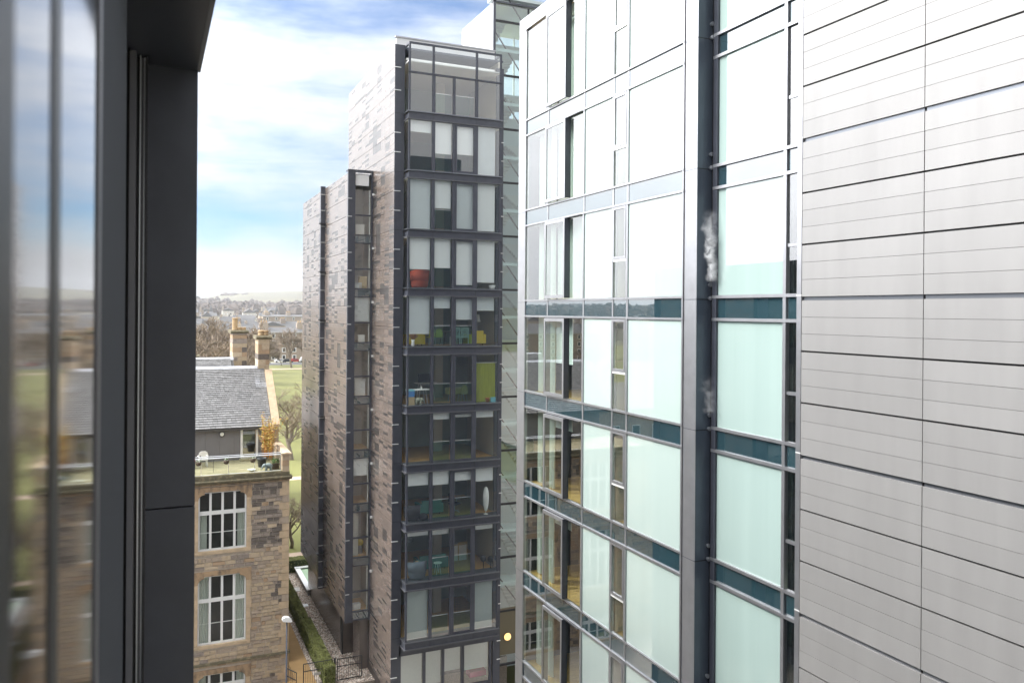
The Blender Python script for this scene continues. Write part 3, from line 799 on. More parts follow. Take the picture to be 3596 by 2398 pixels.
# more windows of the same front, hidden from the street corner but mirrored in the glass opposite
allwin = [(WX0 + dx, WX1 + dx, b, t2) for dx in (0, -4.6, -9.2) for (b, t2) in wins]
def in_win(x0, x1, z0, z1, pad):
    return any(x1 > a - pad and x0 < b + pad and z1 > c - pad and z0 < d + pad * .9 for a, b, c, d in allwin)
wall = MB()                                      # hollow wall with real openings
xs_ = sorted({-11.0, SX1 - .02} | {v for q in allwin for v in q[:2]})
for a, b in zip(xs_, xs_[1:]):
    ops = sorted((c, d) for (wa, wb, c, d) in allwin if wa <= a and wb >= b)
    z = GB
    for c, d in ops:
        if c > z: wall.box(a, b, YS + .03, YS + .22, z, c)
        z = d
    wall.box(a, b, YS + .03, YS + .22, z, DZ - .25)
body = wall.build('front_wall', 'mortar', hs)
box('rear_wall', -11, SX1 - .02, 65.8, 66, GB, DZ - .25, 'stone_far', hs)
stones = []
z = GB
while z < DZ - .62:
    h = random.choice((.16, .20, .24, .28, .20, .24)); h = min(h, DZ - .60 - z)
    if h < .08: break
    x = -10.9
    while x < SX1 - .40:
        w_ = random.uniform(.28, .75) if random.random() < .8 else random.uniform(.18, .3)
        x1 = min(x + w_, SX1 - .38)
        a, b = x, x1
        ok = True
        for (wa, wb, wc, wd) in allwin:
            if z + h > wc - .22 and z < wd + .26:
                la, lb = wa - .27, wb + .27
                if b > la and a < lb:
                    if a < la - .1: b = la
                    elif b > lb + .1: a = lb
                    else: ok = False
        if ok and b - a > .09: stones.append((a, b, z, z + h))
        x = x1
    z += h
# 300 largest visible stones as separate blocks
def stain(x, z):
    """dark weathered patches of the old front: right of the upper window, under the cornice"""
    v = noise.noise(Vector((x * .55, 3.3, z * .55)))
    if x > 5.4 and z > -14.2: return v + .45
    return v - .12
vis = [s for s in stones if s[0] > 1.7]
vis.sort(key=lambda s: (s[1] - s[0]) * (s[3] - s[2]), reverse=True)
def stone_mat(a, c):
    s_ = stain(a, c) + random.uniform(-.28, .28)
    if s_ > .34: return 4
    if s_ > .14: return 2
    return random.choice((0, 1, 1, 3, 0, 3, 5 if random.random() < .5 else 1))
rest = MB()
def stone_block(mbx, a, b, c, d, mi):
    p = random.uniform(.0, .028); q = .012
    x0, x1, z0, z1 = a + q, b - q, c + q, d - q
    bev = .016; y = YS - p
    Vv = [(x0, YS + .035, z0), (x1, YS + .035, z0), (x1, YS + .035, z1), (x0, YS + .035, z1),
          (x0 + bev, y + random.uniform(-.008, .008), z0 + bev), (x1 - bev, y + random.uniform(-.008, .008), z0 + bev), (x1 - bev, y + random.uniform(-.008, .008), z1 - bev), (x0 + bev, y + random.uniform(-.008, .008), z1 - bev)]
    Ff = [(4, 5, 6, 7), (0, 1, 5, 4), (1, 2, 6, 5), (2, 3, 7, 6), (3, 0, 4, 7)]
    mbx.add(Vv, Ff, mi)
visset = set(vis[:300])
for s_ in stones:
    if s_ in visset:
        m_ = MB(); stone_block(m_, *s_, 0); m_.build('stone', ST[stone_mat(s_[0], s_[2])], body)
    else: stone_block(rest, *s_, stone_mat(s_[0], s_[2]))
ro = rest.build('stone_field', ST, body); ro['kind'] = 'stuff'
# quoins
z = GB; k = 0
while z < DZ - .6:
    h = min(.42, DZ - .60 - z)
    if h < .1: break
    x0 = SX1 - (.58 if k % 2 else .40) + random.uniform(-.03, .03)
    m_ = MB(); m_.box(x0, SX1 + .012, YS - .022 - random.uniform(0, .006), YS + .34, z + .008, z + h - .008)
    m_.build('quoin', 'dressed' if random.random() < .8 else ST[1], hs); z += h; k += 1
# dressed surrounds, sashes and glass of each window
def house_window(a, b, c, d, full):
    s_ = MB()
    z = c; k = 0
    while z < d - .45:
        h = min(.62, d - .45 - z)
        for sgn, x in ((-1, a), (1, b)):
            wd = .30 if k % 2 else .24
            s_.box(x, x + sgn * wd, YS - .03, YS + .20, z + .004, z + h - .004, 0)
        z += h; k += 1
    # head with rounded shoulders
    R_ = .34
    for sgn, x in ((1, a), (-1, b)):
        n = 6
        poly = [(x - sgn * .30, d - .45), (x, d - .45)] + [(x + sgn * (R_ - R_ * math.cos(math.pi / 2 * i / n)), d - .45 + .33 * math.sin(math.pi / 2 * i / n)) for i in range(1, n + 1)] + [(x + sgn * R_, d), (x + sgn * R_, d + .28), (x - sgn * .30, d + .28)]
        if sgn < 0: poly = poly[::-1]
        s_.prism(poly, 'y', YS - .032, YS + .18, 1)
    s_.box(a + R_, b - R_, YS - .03, YS + .18, d, d + .28, 1)
    s_.box(a - .26, b + .26, YS - .06, YS + .2, c - .20, c - .01, 0)
    so = s_.build('window_surround', ['dressed', 'dressed_stain'], body)
    fr = MB(); y0, y1 = YS + .10, YS + .17
    fr.box(a, b, y0, y1, c, c + .10); fr.box(a, b, y0, y1, d - .07, d); fr.box(a, a + .09, y0, y1, c + .1, d - .07); fr.box(b - .09, b, y0, y1, c + .1, d - .07)
    zt = c + (d - c) * .64
    wq = (b - a)
    for t_ in (.25, .5, .75): fr.box(a + wq * t_ - .065, a + wq * t_ + .065, y0 - .02, y1, c + .1, d - .07)
    xs_ = [a + .09] + [a + wq * t_ for t_ in (.25, .5, .75)] + [b - .09]
    for i in range(4):
        x0 = xs_[i] + (.065 if i else 0); x1 = xs_[i + 1] - (.065 if i < 3 else 0)
        fr.box(x0, x1, y0 - .01, y1 - .004, zt - .11, zt + .11)
        zg = c + (zt - c) * .47
        fr.box(x0, x1, y0 + .03, y1 - .012, zg - .022, zg + .022)
    fo = fr.build('window_frame', 'white_paint', body)
    for i in range(4):
        x0 = xs_[i] + (.065 if i else 0); x1 = xs_[i + 1] - (.065 if i < 3 else 0)
        box('window_pane', x0, x1, YS + .13, YS + .14, c + .1, zt - .11, 'house_glass', fo)
        box('window_pane', x0, x1, YS + .13, YS + .14, zt + .11, d - .07, 'house_glass', fo)
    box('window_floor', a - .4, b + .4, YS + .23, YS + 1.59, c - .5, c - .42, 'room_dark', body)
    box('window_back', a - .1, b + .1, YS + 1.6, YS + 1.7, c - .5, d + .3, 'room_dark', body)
    cu = MB()
    for (p, q) in ((a + .09, a + .09 + wq * (.15 if full != 1 else .19)), (b - .09 - wq * (.15 if full != 1 else .20), b - .09)):
        wavy(cu, p, q, YS + .30, c + .05, d - (.1 if full != 0 else 1.25), .035, 4)
    cu.build('curtain', 'curtain_white', body)
for j, (a, b, c, d) in enumerate(allwin): house_window(a, b, c, d, j % 3)
# string course, cornice, blocking course, deck
box('string_course', -11, SX1 + .10, YS - .10, YS + .2, -20.42, -20.28, 'mossy_stone', hs)
cn = MB()
cn.prism([(YS + .2, DZ - .52), (YS - .03, DZ - .52), (YS - .06, DZ - .44), (YS - .20, DZ - .38), (YS - .20, DZ - .32), (YS + .2, DZ - .26)], 'x', -11, SX1 + .16)
cn.build('cornice', 'mossy_stone', hs)
box('frieze', -11, SX1 + .015, YS - .035, YS + .2, DZ - .60, DZ - .521, 'dressed_stain', hs)
box('blocking_course', -11, SX1 + .02, YS - .03, YS + .3, DZ - .258, DZ - .06, 'mossy_stone', hs)
box('deck_base', -11, SX1 - .03, YS + .31, 54.4, DZ - .25, DZ - .05, 'planter_wood', hs)
y = YS + .02
while y < 54.15:
    box('deck_board', -9, SX1 - .30, y, y + .135, DZ - .045, DZ - .012 + random.uniform(-.003, .003), 'deck_wood', hs); y += .145
# corner pier and low side wall with coping
for i in range(3): box('pier_stone', SX1 - .40, SX1 - .0, YS - .02, YS + .45, DZ - .06 + i * .335, DZ - .06 + i * .335 + .325, ST[5] if i % 2 else ST[0], hs)
sw = MB(); sw.box(SX1 - .34, SX1 - .03, YS + .46, 54.3, DZ - .3, DZ + .93); sw.build('side_parapet', ST[3], hs)
cp = MB(); cp.prism([(SX1 - .48, DZ + .95), (SX1 + .12, DZ + .95), (SX1 + .12, DZ + 1.03), (SX1 - .18, DZ + 1.07), (SX1 - .48, DZ + 1.03)], 'y', YS - .10, 54.3); cp.build('parapet_coping', 'dressed', hs)
# railing
rl = thing('terrace_railing', 'steel railing with thin wires along the timber terrace', 'railing', (3, YS + .1, DZ))
for z, r_ in ((DZ + 1.08, .020), (DZ + .97, .032)):
    m_ = MB(); m_.tube([(-4, YS + .08, z), (7.14, YS + .08, z)], r_, 8); m_.build('hand_rail', 'steel', rl)
m_ = MB(); m_.tube([(-4, YS + .08, DZ + .02), (7.14, YS + .08, DZ + .02)], .018, 6); m_.build('bottom_rail', 'steel', rl)
for x in (-.25, 1.22, 2.70, 4.18, 5.65, 7.12):
    m_ = MB(); m_.tube([(x, YS + .10, DZ - .05), (x, YS + .10, DZ + 1.05)], .016 if x < 7 else .028, 6); m_.build('post', 'steel', rl)
    if x < 7: box('glass_infill', x + .03, x + 1.45, YS + .075, YS + .083, DZ + .05, DZ + .90, 'house_glass', rl)
# dormer wall with vertical boards, door
YD = 54.25
x = -8.0
while x < 5.25:
    x1 = min(x + .86, 5.26); box('dormer_board', x, x1 - .008, YD, YD + .06, DZ - .02, -7.30, 'grey_board', hs); x = x1
box('dormer_board', 6.37, 7.05, YD, YD + .06, DZ - .02, -7.30, 'grey_board', hs)
box('dormer_core', -8, 7.1, YD + .065, YD + .12, DZ - .02, -7.3, 'room_dark', hs)
dr = MB()
for q in ((5.28, 5.42, DZ, -7.45), (6.22, 6.36, DZ, -7.45), (5.42, 6.22, DZ, DZ + .20), (5.42, 6.22, -7.58, -7.45)): dr.box(q[0], q[1], YD - .05, YD + .05, q[2], q[3])
do = dr.build('terrace_door', 'white_paint', hs)
box('door_glass', 5.42, 6.22, YD - .02, YD - .005, DZ + .20, -7.58, 'near_glass', do)
box('door_handle', 5.35, 5.37, YD - .09, YD - .05, DZ + .95, DZ + 1.1, 'steel', do)
box('door_step', 5.2, 6.3, YD - .62, YD - .06, DZ - .01, DZ + .09, 'deck_wood', hs)
# main slate roof
EY, EZ, RY, RZ_ = 54.0, -7.48, 58.4, -3.92
RX1 = 7.18
rb = MB(); rb.prism([(EY, EZ - .06), (RY, RZ_ - .06), (RY, RZ_ - .16), (EY, EZ - .16)], 'x', -9, RX1); ro_ = rb.build('roof_bed', 'slate_bed', hs)
sl_len = math.hypot(RY - EY, RZ_ - EZ); dy, dz = (RY - EY) / sl_len, (RZ_ - EZ) / sl_len
ny, nz = -dz, dy
def slate(mbx, x0, x1, s0, L_, mi, base=(EY, EZ), d=(dy, dz)):
    """one slate lying on the slope: tail at s0, head at s0+L_"""
    t_ = .022; j = random.uniform(0, .008); nn = (-d[1], d[0])
    def P(x, s, h): return (x, base[0] + d[0] * s + nn[0] * h, base[1] + d[1] * s + nn[1] * h)
    a = random.uniform(-.012, .012)
    Vv = [P(x0, s0 + a, .012 + j), P(x1, s0 - a, .012 + j), P(x1, s0 + L_, -.03), P(x0, s0 + L_, -.03),
          P(x0 + .004, s0 + a, .012 + j + t_), P(x1 - .004, s0 - a, .012 + j + t_), P(x1, s0 + L_, -.012), P(x0, s0 + L_, -.012)]
    mbx.add(Vv, BF, mi)
vis_s, rest = 0, MB()
s0, row = 0.0, 0
while s0 < sl_len - .1:
    gauge = .215 - .06 * s0 / sl_len
    wd = .30 - .08 * s0 / sl_len
    x = -9 + (wd / 2 if row % 2 else 0)
    while x < RX1:
        x1 = min(x + wd * random.uniform(.85, 1.15), RX1)
        mi = random.choices(range(5), (4, 3, 3, 1, 3))[0]
        if x > 2.2 and vis_s < 300:
            m_ = MB(); slate(m_, x + .004, x1 - .004, s0, gauge + .05, 0); m_.build('slate', SL[mi], ro_); vis_s += 1
        else: slate(rest, x + .004, x1 - .004, s0, gauge + .05, mi)
        x = x1
    s0 += gauge; row += 1
so = rest.build('slate_field', SL, ro_); so['kind'] = 'stuff'
rg = MB(); rg.prism([(RY - .18, RZ_ - .12), (RY, RZ_ + .06), (RY + .18, RZ_ - .12), (RY, RZ_ - .04)], 'x', -9, 6.75); rg.build('ridge_lead', 'lead', hs)
fl_ = MB(); fl_.prism([(57.0, -5.06 + .03), (58.5, -3.86), (58.5, -3.94), (57.0, -5.06 - .03)], 'x', 6.50, 6.80)
fl_.prism([(56.85, -5.16), (57.15, -4.92), (57.15, -5.0), (56.85, -5.24)], 'x', 6.50, 7.2); fl_.build('chimney_flashing', 'lead', hs)
# gable skew
sk = MB(); sk.prism([(EY - .2, EZ - .05), (57.9, -4.28), (57.9, -4.10), (EY - .2, EZ + .13)], 'x', 7.19, 7.66)
sk.build('gable_skew', 'dressed', hs)
gw = MB(); gw.prism([(EY - .1, DZ - .3), (EY - .1, EZ - .02), (58.4, RZ_ - .3), (62.8, EZ - .1), (62.8, DZ - .3)], 'x', 7.2, SX1 - .03); gw.build('gable_top', 'stone_far', hs)
rb = MB(); rb.prism([(RY, RZ_ - .06), (62.8, EZ - .1), (62.8, EZ - .2), (RY, RZ_ - .16)], 'x', -9, RX1); rb.build('roof_rear', 'slate1', hs)
# rear roof
rb = MB(); rb.prism([(63.2, -5.9), (66.6, -3.78), (70, -5.9), (66.6, -3.9)], 'x', -9, 5.9); r2 = rb.build('rear_roof_bed', 'slate_bed', hs)
rest = MB(); L2 = math.hypot(3.4, 2.12); s0 = 0; row = 0
while s0 < L2 - .1:
    x = -9 + (.12 if row % 2 else 0)
    while x < 5.7:
        slate(rest, x, min(5.7, x + .24) - .006, s0, .22, random.choices(range(5), (4, 3, 2, 2, 3))[0], (63.2, -5.86), (3.4 / L2, 2.12 / L2)); x += .245
    s0 += .17; row += 1
so = rest.build('rear_slate_field', SL, r2); so['kind'] = 'stuff'
rg = MB(); rg.prism([(66.4, -3.90), (66.6, -3.70), (66.8, -3.90), (66.6, -3.80)], 'x', -9, 5.9); rg.build('ridge_lead', 'lead', hs)
fl_ = MB(); fl_.prism([(65.0, -4.80), (66.7, -3.74), (66.7, -3.82), (65.0, -4.88)], 'x', 5.45, 5.8); fl_.build('chimney_flashing', 'lead', hs)
box('rear_gable', 5.9, 6.3, 63.3, 69.9, DZ, -5.7, 'stone_far', hs)
rw = MB(); rw.box(-11, 3.9, 71, 84, GZ, -7.6); rw.build('rear_wing', 'stone_far', hs)
rw = MB(); rw.prism([(70.6, -7.6), (77, -5.2), (84.4, -7.6)], 'x', -11, 4.0); rw.build('rear_wing_roof', 'slate1', hs)
# chimneys built of coursed blocks
def chimney(x0, x1, y0, y1, zb, zc, pots):
    core = box('chimney_stack', x0 + .03, x1 - .03, y0 + .03, y1 - .03, zb, zc, 'mortar', hs)
    z = zb; k = 0
    while z < zc - .30:
        h = random.choice((.22, .30, .38)); h = min(h, zc - .26 - z)
        if h < .1: break
        xm = x0 + (x1 - x0) * random.choice((.35, .5, .65))
        segs = ((x0, x1),) if random.random() < .35 else ((x0, xm), (xm, x1))
        for a, b in segs:
            box('chimney_block', a + .008, b - .008, y0 - random.uniform(0, .012), y1, z + .008, z + h - .008, random.choice((ST[0], ST[3], ST[5], ST[2], ST[0], ST[4] if k > 3 else ST[1])), core)
        z += h; k += 1
    cap = MB(); w0 = .13
    cap.prism([(y0, zc - .26), (y0 - w0, zc - .16), (y0 - w0, zc - .10), (y0 - .02, zc), (y1 + .02, zc), (y1 + w0, zc - .10), (y1 + w0, zc - .16), (y1, zc - .26)], 'x', x0 - w0, x1 + w0)
    cap.build('chimney_cap', 'mossy_stone', core)
    for (px, py, ph, pr) in pots:
        p_ = MB(); p_.lathe([(pr * 1.12, zc), (pr * 1.12, zc + .08), (pr, zc + .10), (pr, zc + ph - .10), (pr * 1.14, zc + ph - .08), (pr * 1.14, zc + ph - .02), (pr, zc + ph), (pr * .7, zc + ph - .02)], px, py, 14)
        p_.build('chimney_pot', 'pot_clay', core, smooth=False)
chimney(6.78, 7.54, 58.2, 60.0, -5.4, -1.78, [(7.0, 58.6, .34, .17), (7.32, 58.6, .34, .17), (7.1, 59.4, .34, .17)])
chimney(5.90, 6.98, 67.2, 69.6, -6.0, -1.62, [(6.10, 67.6, .95, .20), (6.42, 67.6, .22, .18), (6.75, 67.6, .22, .18)])
chimney(2.0, 3.70, 74.0, 75.2, -8.0, -3.9, [(2.9, 74.5, .3, .22), (3.3, 74.5, .3, .22)])
# bulkhead lamp on the boarding
bl = thing('bulkhead_lamp', 'round bulkhead lamp on the grey boarded terrace wall', 'lamp', (4.16, YD, -7.86))
m_ = MB(); m_.tube([(4.16, YD, -7.86), (4.16, YD - .07, -7.86)], [.17, .17], 20); m_.build('rim', 'black_metal', bl)
m_ = MB(); m_.tube([(4.16, YD - .05, -7.86), (4.16, YD - .10, -7.86)], [.14, .11], 20); m_.build('diffuser', 'paper_white', bl)
# terrace things
def plastic_chair(x, y):
    t_ = thing('garden_chair', 'white plastic garden chair on the timber terrace', 'chair', (x, y, DZ), RAD(6), world=False)
    for sx in (-1, 1):
        for yy in (-.22, .20):
            m_ = MB(); m_.prism([(sx * .21, 0), (sx * .25, 0), (sx * .24, .42), (sx * .17, .42)][::sx], 'y', yy - .03, yy + .03); m_.build('leg', 'white_plastic', t_)
        m_ = MB(); m_.box(sx * .25 - .03, sx * .25 + .03, -.22, .24, .62, .65); m_.box(sx * .25 - .02, sx * .25 + .02, -.22, -.17, .42, .62); m_.build('armrest', 'white_plastic', t_)
    m_ = MB(); m_.box(-.24, .24, -.22, .24, .40, .44); m_.build('seat', 'white_plastic', t_)
    m_ = MB()                                   # back with two cut-outs, seen from behind
    R2 = [(-.27, .42), (.27, .42), (.29, .70), (.22, .90), (.12, .96), (-.12, .96), (-.22, .90), (-.29, .70)]
    m_.prism([(-.27, .40), (.27, .40), (.28, .58), (-.28, .58)], 'y', -.25, -.21)
    for a, b in ((-.285, -.22), (-.14, .14), (.22, .285)): m_.box(a, b, -.25, -.21, .58, .72)
    m_.prism([(-.285, .72), (.285, .72), (.22, .90), (.12, .96), (-.12, .96), (-.22, .90)], 'y', -.25, -.21)
    m_.build('backrest', 'white_plastic', t_)
plastic_chair(2.95, 52.7)
for i, x in enumerate((2.55, 4.05, 5.52)):
    t_ = thing('hanging_pot', ('brown hanging pot on the railing beside the white chair', 'brown hanging pot in the middle of the terrace railing', 'brown hanging pot on railing in front of terrace door')[i], 'plant pot', (x, YS - .06, DZ + .6), group='pots hung on the terrace railing', world=False)
    m_ = MB(); m_.lathe([(.07, .02), (.12, .05), (.155, .14), (.165, .24), (.15, .24)], 0, 0, 14); m_.build('bowl', 'planter_wood', t_, True)
    m_ = MB(); m_.tube([(.0, .0, .24), (0, .10, .40)], .008, 5); m_.build('hook', 'steel', t_)
    m_ = MB()
    for j in range(26):
        a, q = random.uniform(0, 6.3), random.uniform(.02, .15); z = .24 + random.uniform(0, .10)
        m_.blob((q * math.cos(a), q * math.sin(a), z), .03, .03, .02, 5, 3, random.randrange(2))
    m_.build('plant', ['paper_white', 'leaf_green'], t_)
t_ = thing('large_planter', 'large black plastic planter on the terrace corner', 'plant pot', (6.25, 51.3, DZ), world=False)
m_ = MB(); m_.lathe([(.21, 0), (.27, .42), (.30, .43), (.30, .55), (.26, .55), (.25, .48)], 0, 0, 18); m_.build('pot', 'dark_plastic', t_, True)
t_ = thing('covered_heap', 'dark plastic sheet heaped beside the terrace door', 'cover', (6.55, 53.6, DZ), world=False)
m_ = MB(); m_.blob((0, 0, .16), .38, .26, .24, 10, 7, 0, .12); m_.build('sheet', 'dark_plastic', t_, True)
t_ = thing('wooden_planter', 'small wooden planter with bright green leaves by the railing end', 'planter', (6.92, 50.4, DZ), world=False)
m_ = MB(); m_.box(-.20, .20, -.18, .18, 0, .32); m_.build('trough', 'planter_wood', t_)
m_ = MB()
for j in range(120):
    p = Vector((random.uniform(-.22, .22), random.uniform(-.2, .2), .34 + random.uniform(0, .22))); q = Vector((random.uniform(-1, 1), random.uniform(-1, 1), random.uniform(-.3, 1))).normalized() * .09
    s_ = q.orthogonal().normalized() * .035
    m_.add([p, p + q * .5 + s_, p + q, p + q * .5 - s_], [(0, 1, 2, 3)])
m_.build('leaves', 'leaf_green', t_)
# elephant ornament
t_ = thing('elephant_ornament', 'small grey stone elephant ornament on the terrace', 'ornament', (6.42, 50.05, DZ), world=False)
m_ = MB(); m_.blob((.06, 0, .27), .23, .14, .16, 12, 8); m_.blob((-.18, 0, .29), .12, .11, .12, 10, 7)
m_.tube([(-.26, 0, .28), (-.31, 0, .18), (-.33, 0, .08), (-.38, 0, .05)], [.05, .04, .03, .025], 8)
for lx in (-.08, .18):
    for ly in (-.08, .08): m_.tube([(lx, ly, .25), (lx, ly, .0)], [.065, .06], 8)
for ly in (-.11, .11): m_.blob((-.13, ly, .31), .07, .02, .10, 8, 6)
m_.tube([(.28, 0, .30), (.32, 0, .18)], [.015, .01], 5)
m_.build('body', 'elephant_grey', t_, True)
t_ = thing('water_dish', 'shallow white dish lying on the terrace boards', 'dish', (5.55, 50.35, DZ), world=False)
m_ = MB(); m_.lathe([(.10, 0), (.20, .03), (.24, .07), (.22, .07), (.1, .03)], 0, 0, 18); m_.build('bowl', 'paper_white', t_, True)
t_ = thing('shepherd_hook', 'thin dark hooked rod standing on the terrace', 'hook', (3.42, 50.6, DZ), world=False)
m_ = MB(); m_.tube([(0, 0, 0), (0, 0, .62), (.04, 0, .74), (.14, 0, .80), (.24, 0, .78)], .012, 6); m_.build('rod', 'black_metal', t_)
t_ = thing('storage_tub', 'grey tub with red lid beside the garden chair', 'tub', (2.30, 52.4, DZ), world=False)
m_ = MB(); m_.box(-.2, .2, -.2, .2, 0, .45); m_.build('tub_body', 'slate_fabric', t_); m_ = MB(); m_.box(-.22, .22, -.22, .22, .45, .52); m_.build('lid', 'red_plastic', t_)
# trellis and bamboo
t_ = thing('garden_trellis', 'leaning dark wooden trellis at the terrace parapet', 'trellis', (7.1, 52, DZ))
for i in range(5):
    m_ = MB(); m_.tube([(7.12, YS + .5 + i * .28, DZ + .2), (7.12, YS + .5 + i * .28, DZ + 1.35)], .014, 5); m_.build('upright', 'planter_wood', t_)
for i in range(5):
    m_ = MB(); m_.tube([(7.10, YS + .4, DZ + .3 + i * .22), (7.10, YS + 1.9, DZ + .35 + i * .22)], .012, 5); m_.build('lath', 'planter_wood', t_)
t_ = thing('bamboo_clump', 'tall yellow and orange bamboo clump at the terrace corner', 'bamboo', (6.75, 52.4, DZ))
m_ = MB(); lv1 = MB()
for j in range(34):
    bx, by = 6.72 + random.gauss(0, .17), 52.4 + random.gauss(0, .28); h = random.uniform(1.3, 3.0); lx, ly = random.gauss(0, .26), random.gauss(0, .2)
    m_.tube([(bx, by, DZ + .3), (bx + lx * .3, by + ly * .3, DZ + .3 + h * .6), (bx + lx, by + ly, DZ + .3 + h)], [.016, .012, .005], 4)
    for q in range(34):
        s_ = random.uniform(.35, 1.02); p = Vector((bx + lx * s_ * s_ + random.gauss(0, .06), by + ly * s_ * s_ + random.gauss(0, .06), DZ + .3 + h * s_))
        d_ = Vector((random.gauss(0, 1), random.gauss(0, 1), random.uniform(-.9, .3))).normalized() * random.uniform(.10, .20); o_ = d_.orthogonal().normalized() * .022
        lv1.add([p, p + d_ * .4 + o_, p + d_, p + d_ * .4 - o_], [(0, 1, 2, 3)], 0 if random.random() < .66 else 1)
m_.build('canes', 'bamboo_orange', t_); lv1.build('foliage', ['bamboo_leaf', 'bamboo_orange'], t_)

# ================================================================== photographer's own building (left foreground)
XO, XW, YJ = .158, -.014, 3.30
ob = thing('window_building', 'dark clad building with open window at left foreground', 'building', (-4, 3, GB))
box('window_jamb', XW - .2, XO, YJ, YJ + .30, -.742, .905, 'soffit_metal', ob)
box('window_jamb', XW - .2, XO, YJ, YJ + .30, -6, -.748, 'soffit_metal', ob)
box('window_soffit', XW - .2, XO - .002, -3, YJ + .30, .906, 1.3, 'soffit_metal', ob)
m_ = MB(); m_.box(XO - .004, XO + .010, -3, YJ + .02, .903, .925); m_.build('soffit_edge', 'dark_metal', ob)
box('facade', -14, XO - .02, YJ + .32, 34.8, GB, 2.2, 'slate_metal', ob)
box('facade', -14, XO - .02, -22, YJ + .3, GB, -1.9, 'slate_metal', ob)
box('facade', -14, XO - .02, -22, YJ + .3, 1.31, 2.2, 'slate_metal', ob)
box('facade', -14, XO - .02, -22, -3.1, -1.89, 1.3, 'slate_metal', ob)
for k in range(-6, 1):
    for j in range(9):
        y0 = YJ + 1.0 + j * 3.4
        box('facade_window', XO - .02, XO - .008, y0, y0 + 2.7, -1.4 + k * 3.09, 1.0 + k * 3.09, 'spandrel', ob)
# sliding sash close to the camera, seen along its face
XG = -.060
box('fixed_stile', XG - .05, XG, .80, 2.30, -4, .895, 'matt_panel', ob)
# sash standing slightly ajar: its outer face is turned towards the street
def sash(nm, a, b, out, back, m2, parent=ob):
    P0, P1 = Vector((-.0559, .41)), Vector((-.0467, .850)); d_ = P1 - P0; nrm = Vector((d_.y, -d_.x)).normalized()
    q = [P0 + d_ * a + nrm * out, P0 + d_ * b + nrm * out, P0 + d_ * b - nrm * back, P0 + d_ * a - nrm * back]
    m_ = MB(); m_.prism([(v.x, v.y) for v in q], 'z', -3, .89); return m_.build(nm, m2, parent)
sash('sash_edge', 1.0, 1.06, .002, .03, 'rail_metal')
sash('sash_pane', .375, .999, 0, .012, 'near_glass')
sash('sash_bar', .29, .374, .001, .02, 'black_metal')
sash('sash_pane', -.01, .289, 0, .012, 'near_glass')
sash('sash_bar', -.6, -.011, .002, .03, 'black_metal')
for a, b, m2, y0 in ((-.086, -.072, 'black_metal', 3.16), (-.072, -.050, 'rail_metal', 3.12), (-.050, -.040, 'black_metal', 3.2), (-.040, -.036, 'steel', 3.17), (-.036, -.027, 'rail_metal', 3.2), (-.027, -.022, 'steel', 3.2), (-.022, -.012, 'black_metal', 3.18)):
    box('window_track', a, b - .0005, y0, 3.29, -4, .90, m2, ob)
box('inner_room_wall', -4.1, -4, -3, 3.2, -1.9, 1.3, 'room_dark', ob)

# ================================================================== things at street level
t_ = thing('street_lamp', 'grey street lamp with white oval head by the sandstone wall', 'street lamp', (6.93, 45.6, GZ), world=False)
m_ = MB(); m_.tube([(0, 0, GB - GZ), (0, 0, GB - GZ + .9), (0, 0, GB - GZ + .92), (0, 0, 4.0)], [.075, .075, .052, .045], 12); m_.build('pole', 'dark_metal', t_, True)
m_ = MB(); m_.prism([(-.26, 4.06), (-.22, 4.0), (.20, 3.92), (.28, 3.97), (.26, 4.02), (.12, 4.17), (-.10, 4.22), (-.22, 4.17)], 'y', -.16, .16); m_.build('lamp_head', 'white_plastic', t_)
# hedges: clipped blocks covered with leaf faces
def hedge(name, label, x0, x1, y0, y1, h, n):
    t_ = thing(name, label, 'hedge', ((x0 + x1) / 2, (y0 + y1) / 2, GZ))
    box('hedge_core', x0 + .05, x1 - .05, y0 + .05, y1 - .05, GZ, GZ + h - .06, 'hedge_dark', t_)
    m_ = MB()
    for i in range(n):
        f_ = random.random()
        if f_ < .55: p = Vector((random.uniform(x0, x1), random.uniform(y0, y1), GZ + h + .05 * noise.noise(Vector((random.random() * 9, random.random() * 9, 1)))))
        elif f_ < .78: p = Vector((x0 + random.uniform(0, .06), random.uniform(y0, y1), GZ + random.uniform(.05, h)))
        elif f_ < .9: p = Vector((x1 - random.uniform(0, .06), random.uniform(y0, y1), GZ + random.uniform(.05, h)))
        else: p = Vector((random.uniform(x0, x1), random.choice((y0, y1)), GZ + random.uniform(.05, h)))
        p.z += .05 * noise.noise(p * 2.2)
        a = Vector((random.gauss(0, 1), random.gauss(0, 1), random.gauss(0, .7))).normalized(); b = a.orthogonal().normalized(); s_ = random.uniform(.035, .07)
        m_.add([p - a * s_, p + b * s_ * .6, p + a * s_, p - b * s_ * .6], [(0, 1, 2, 3)])
    m_.build('foliage', 'hedge_leaf', t_)
hedge('clipped_hedge', 'long clipped hedge beside the gravel below brown tower', 8.98, 9.58, 45.5, 53.3, 1.1, 15000)
hedge('clipped_hedge', 'far clipped hedge beyond the gravel and grey kerb frame', 8.7, 13.5, 66.4, 67.3, 1.0, 6000)
hedge('clipped_hedge', 'middle clipped hedge running behind the notch in the gravel', 8.98, 9.52, 53.9, 62.8, 1.05, 14000)
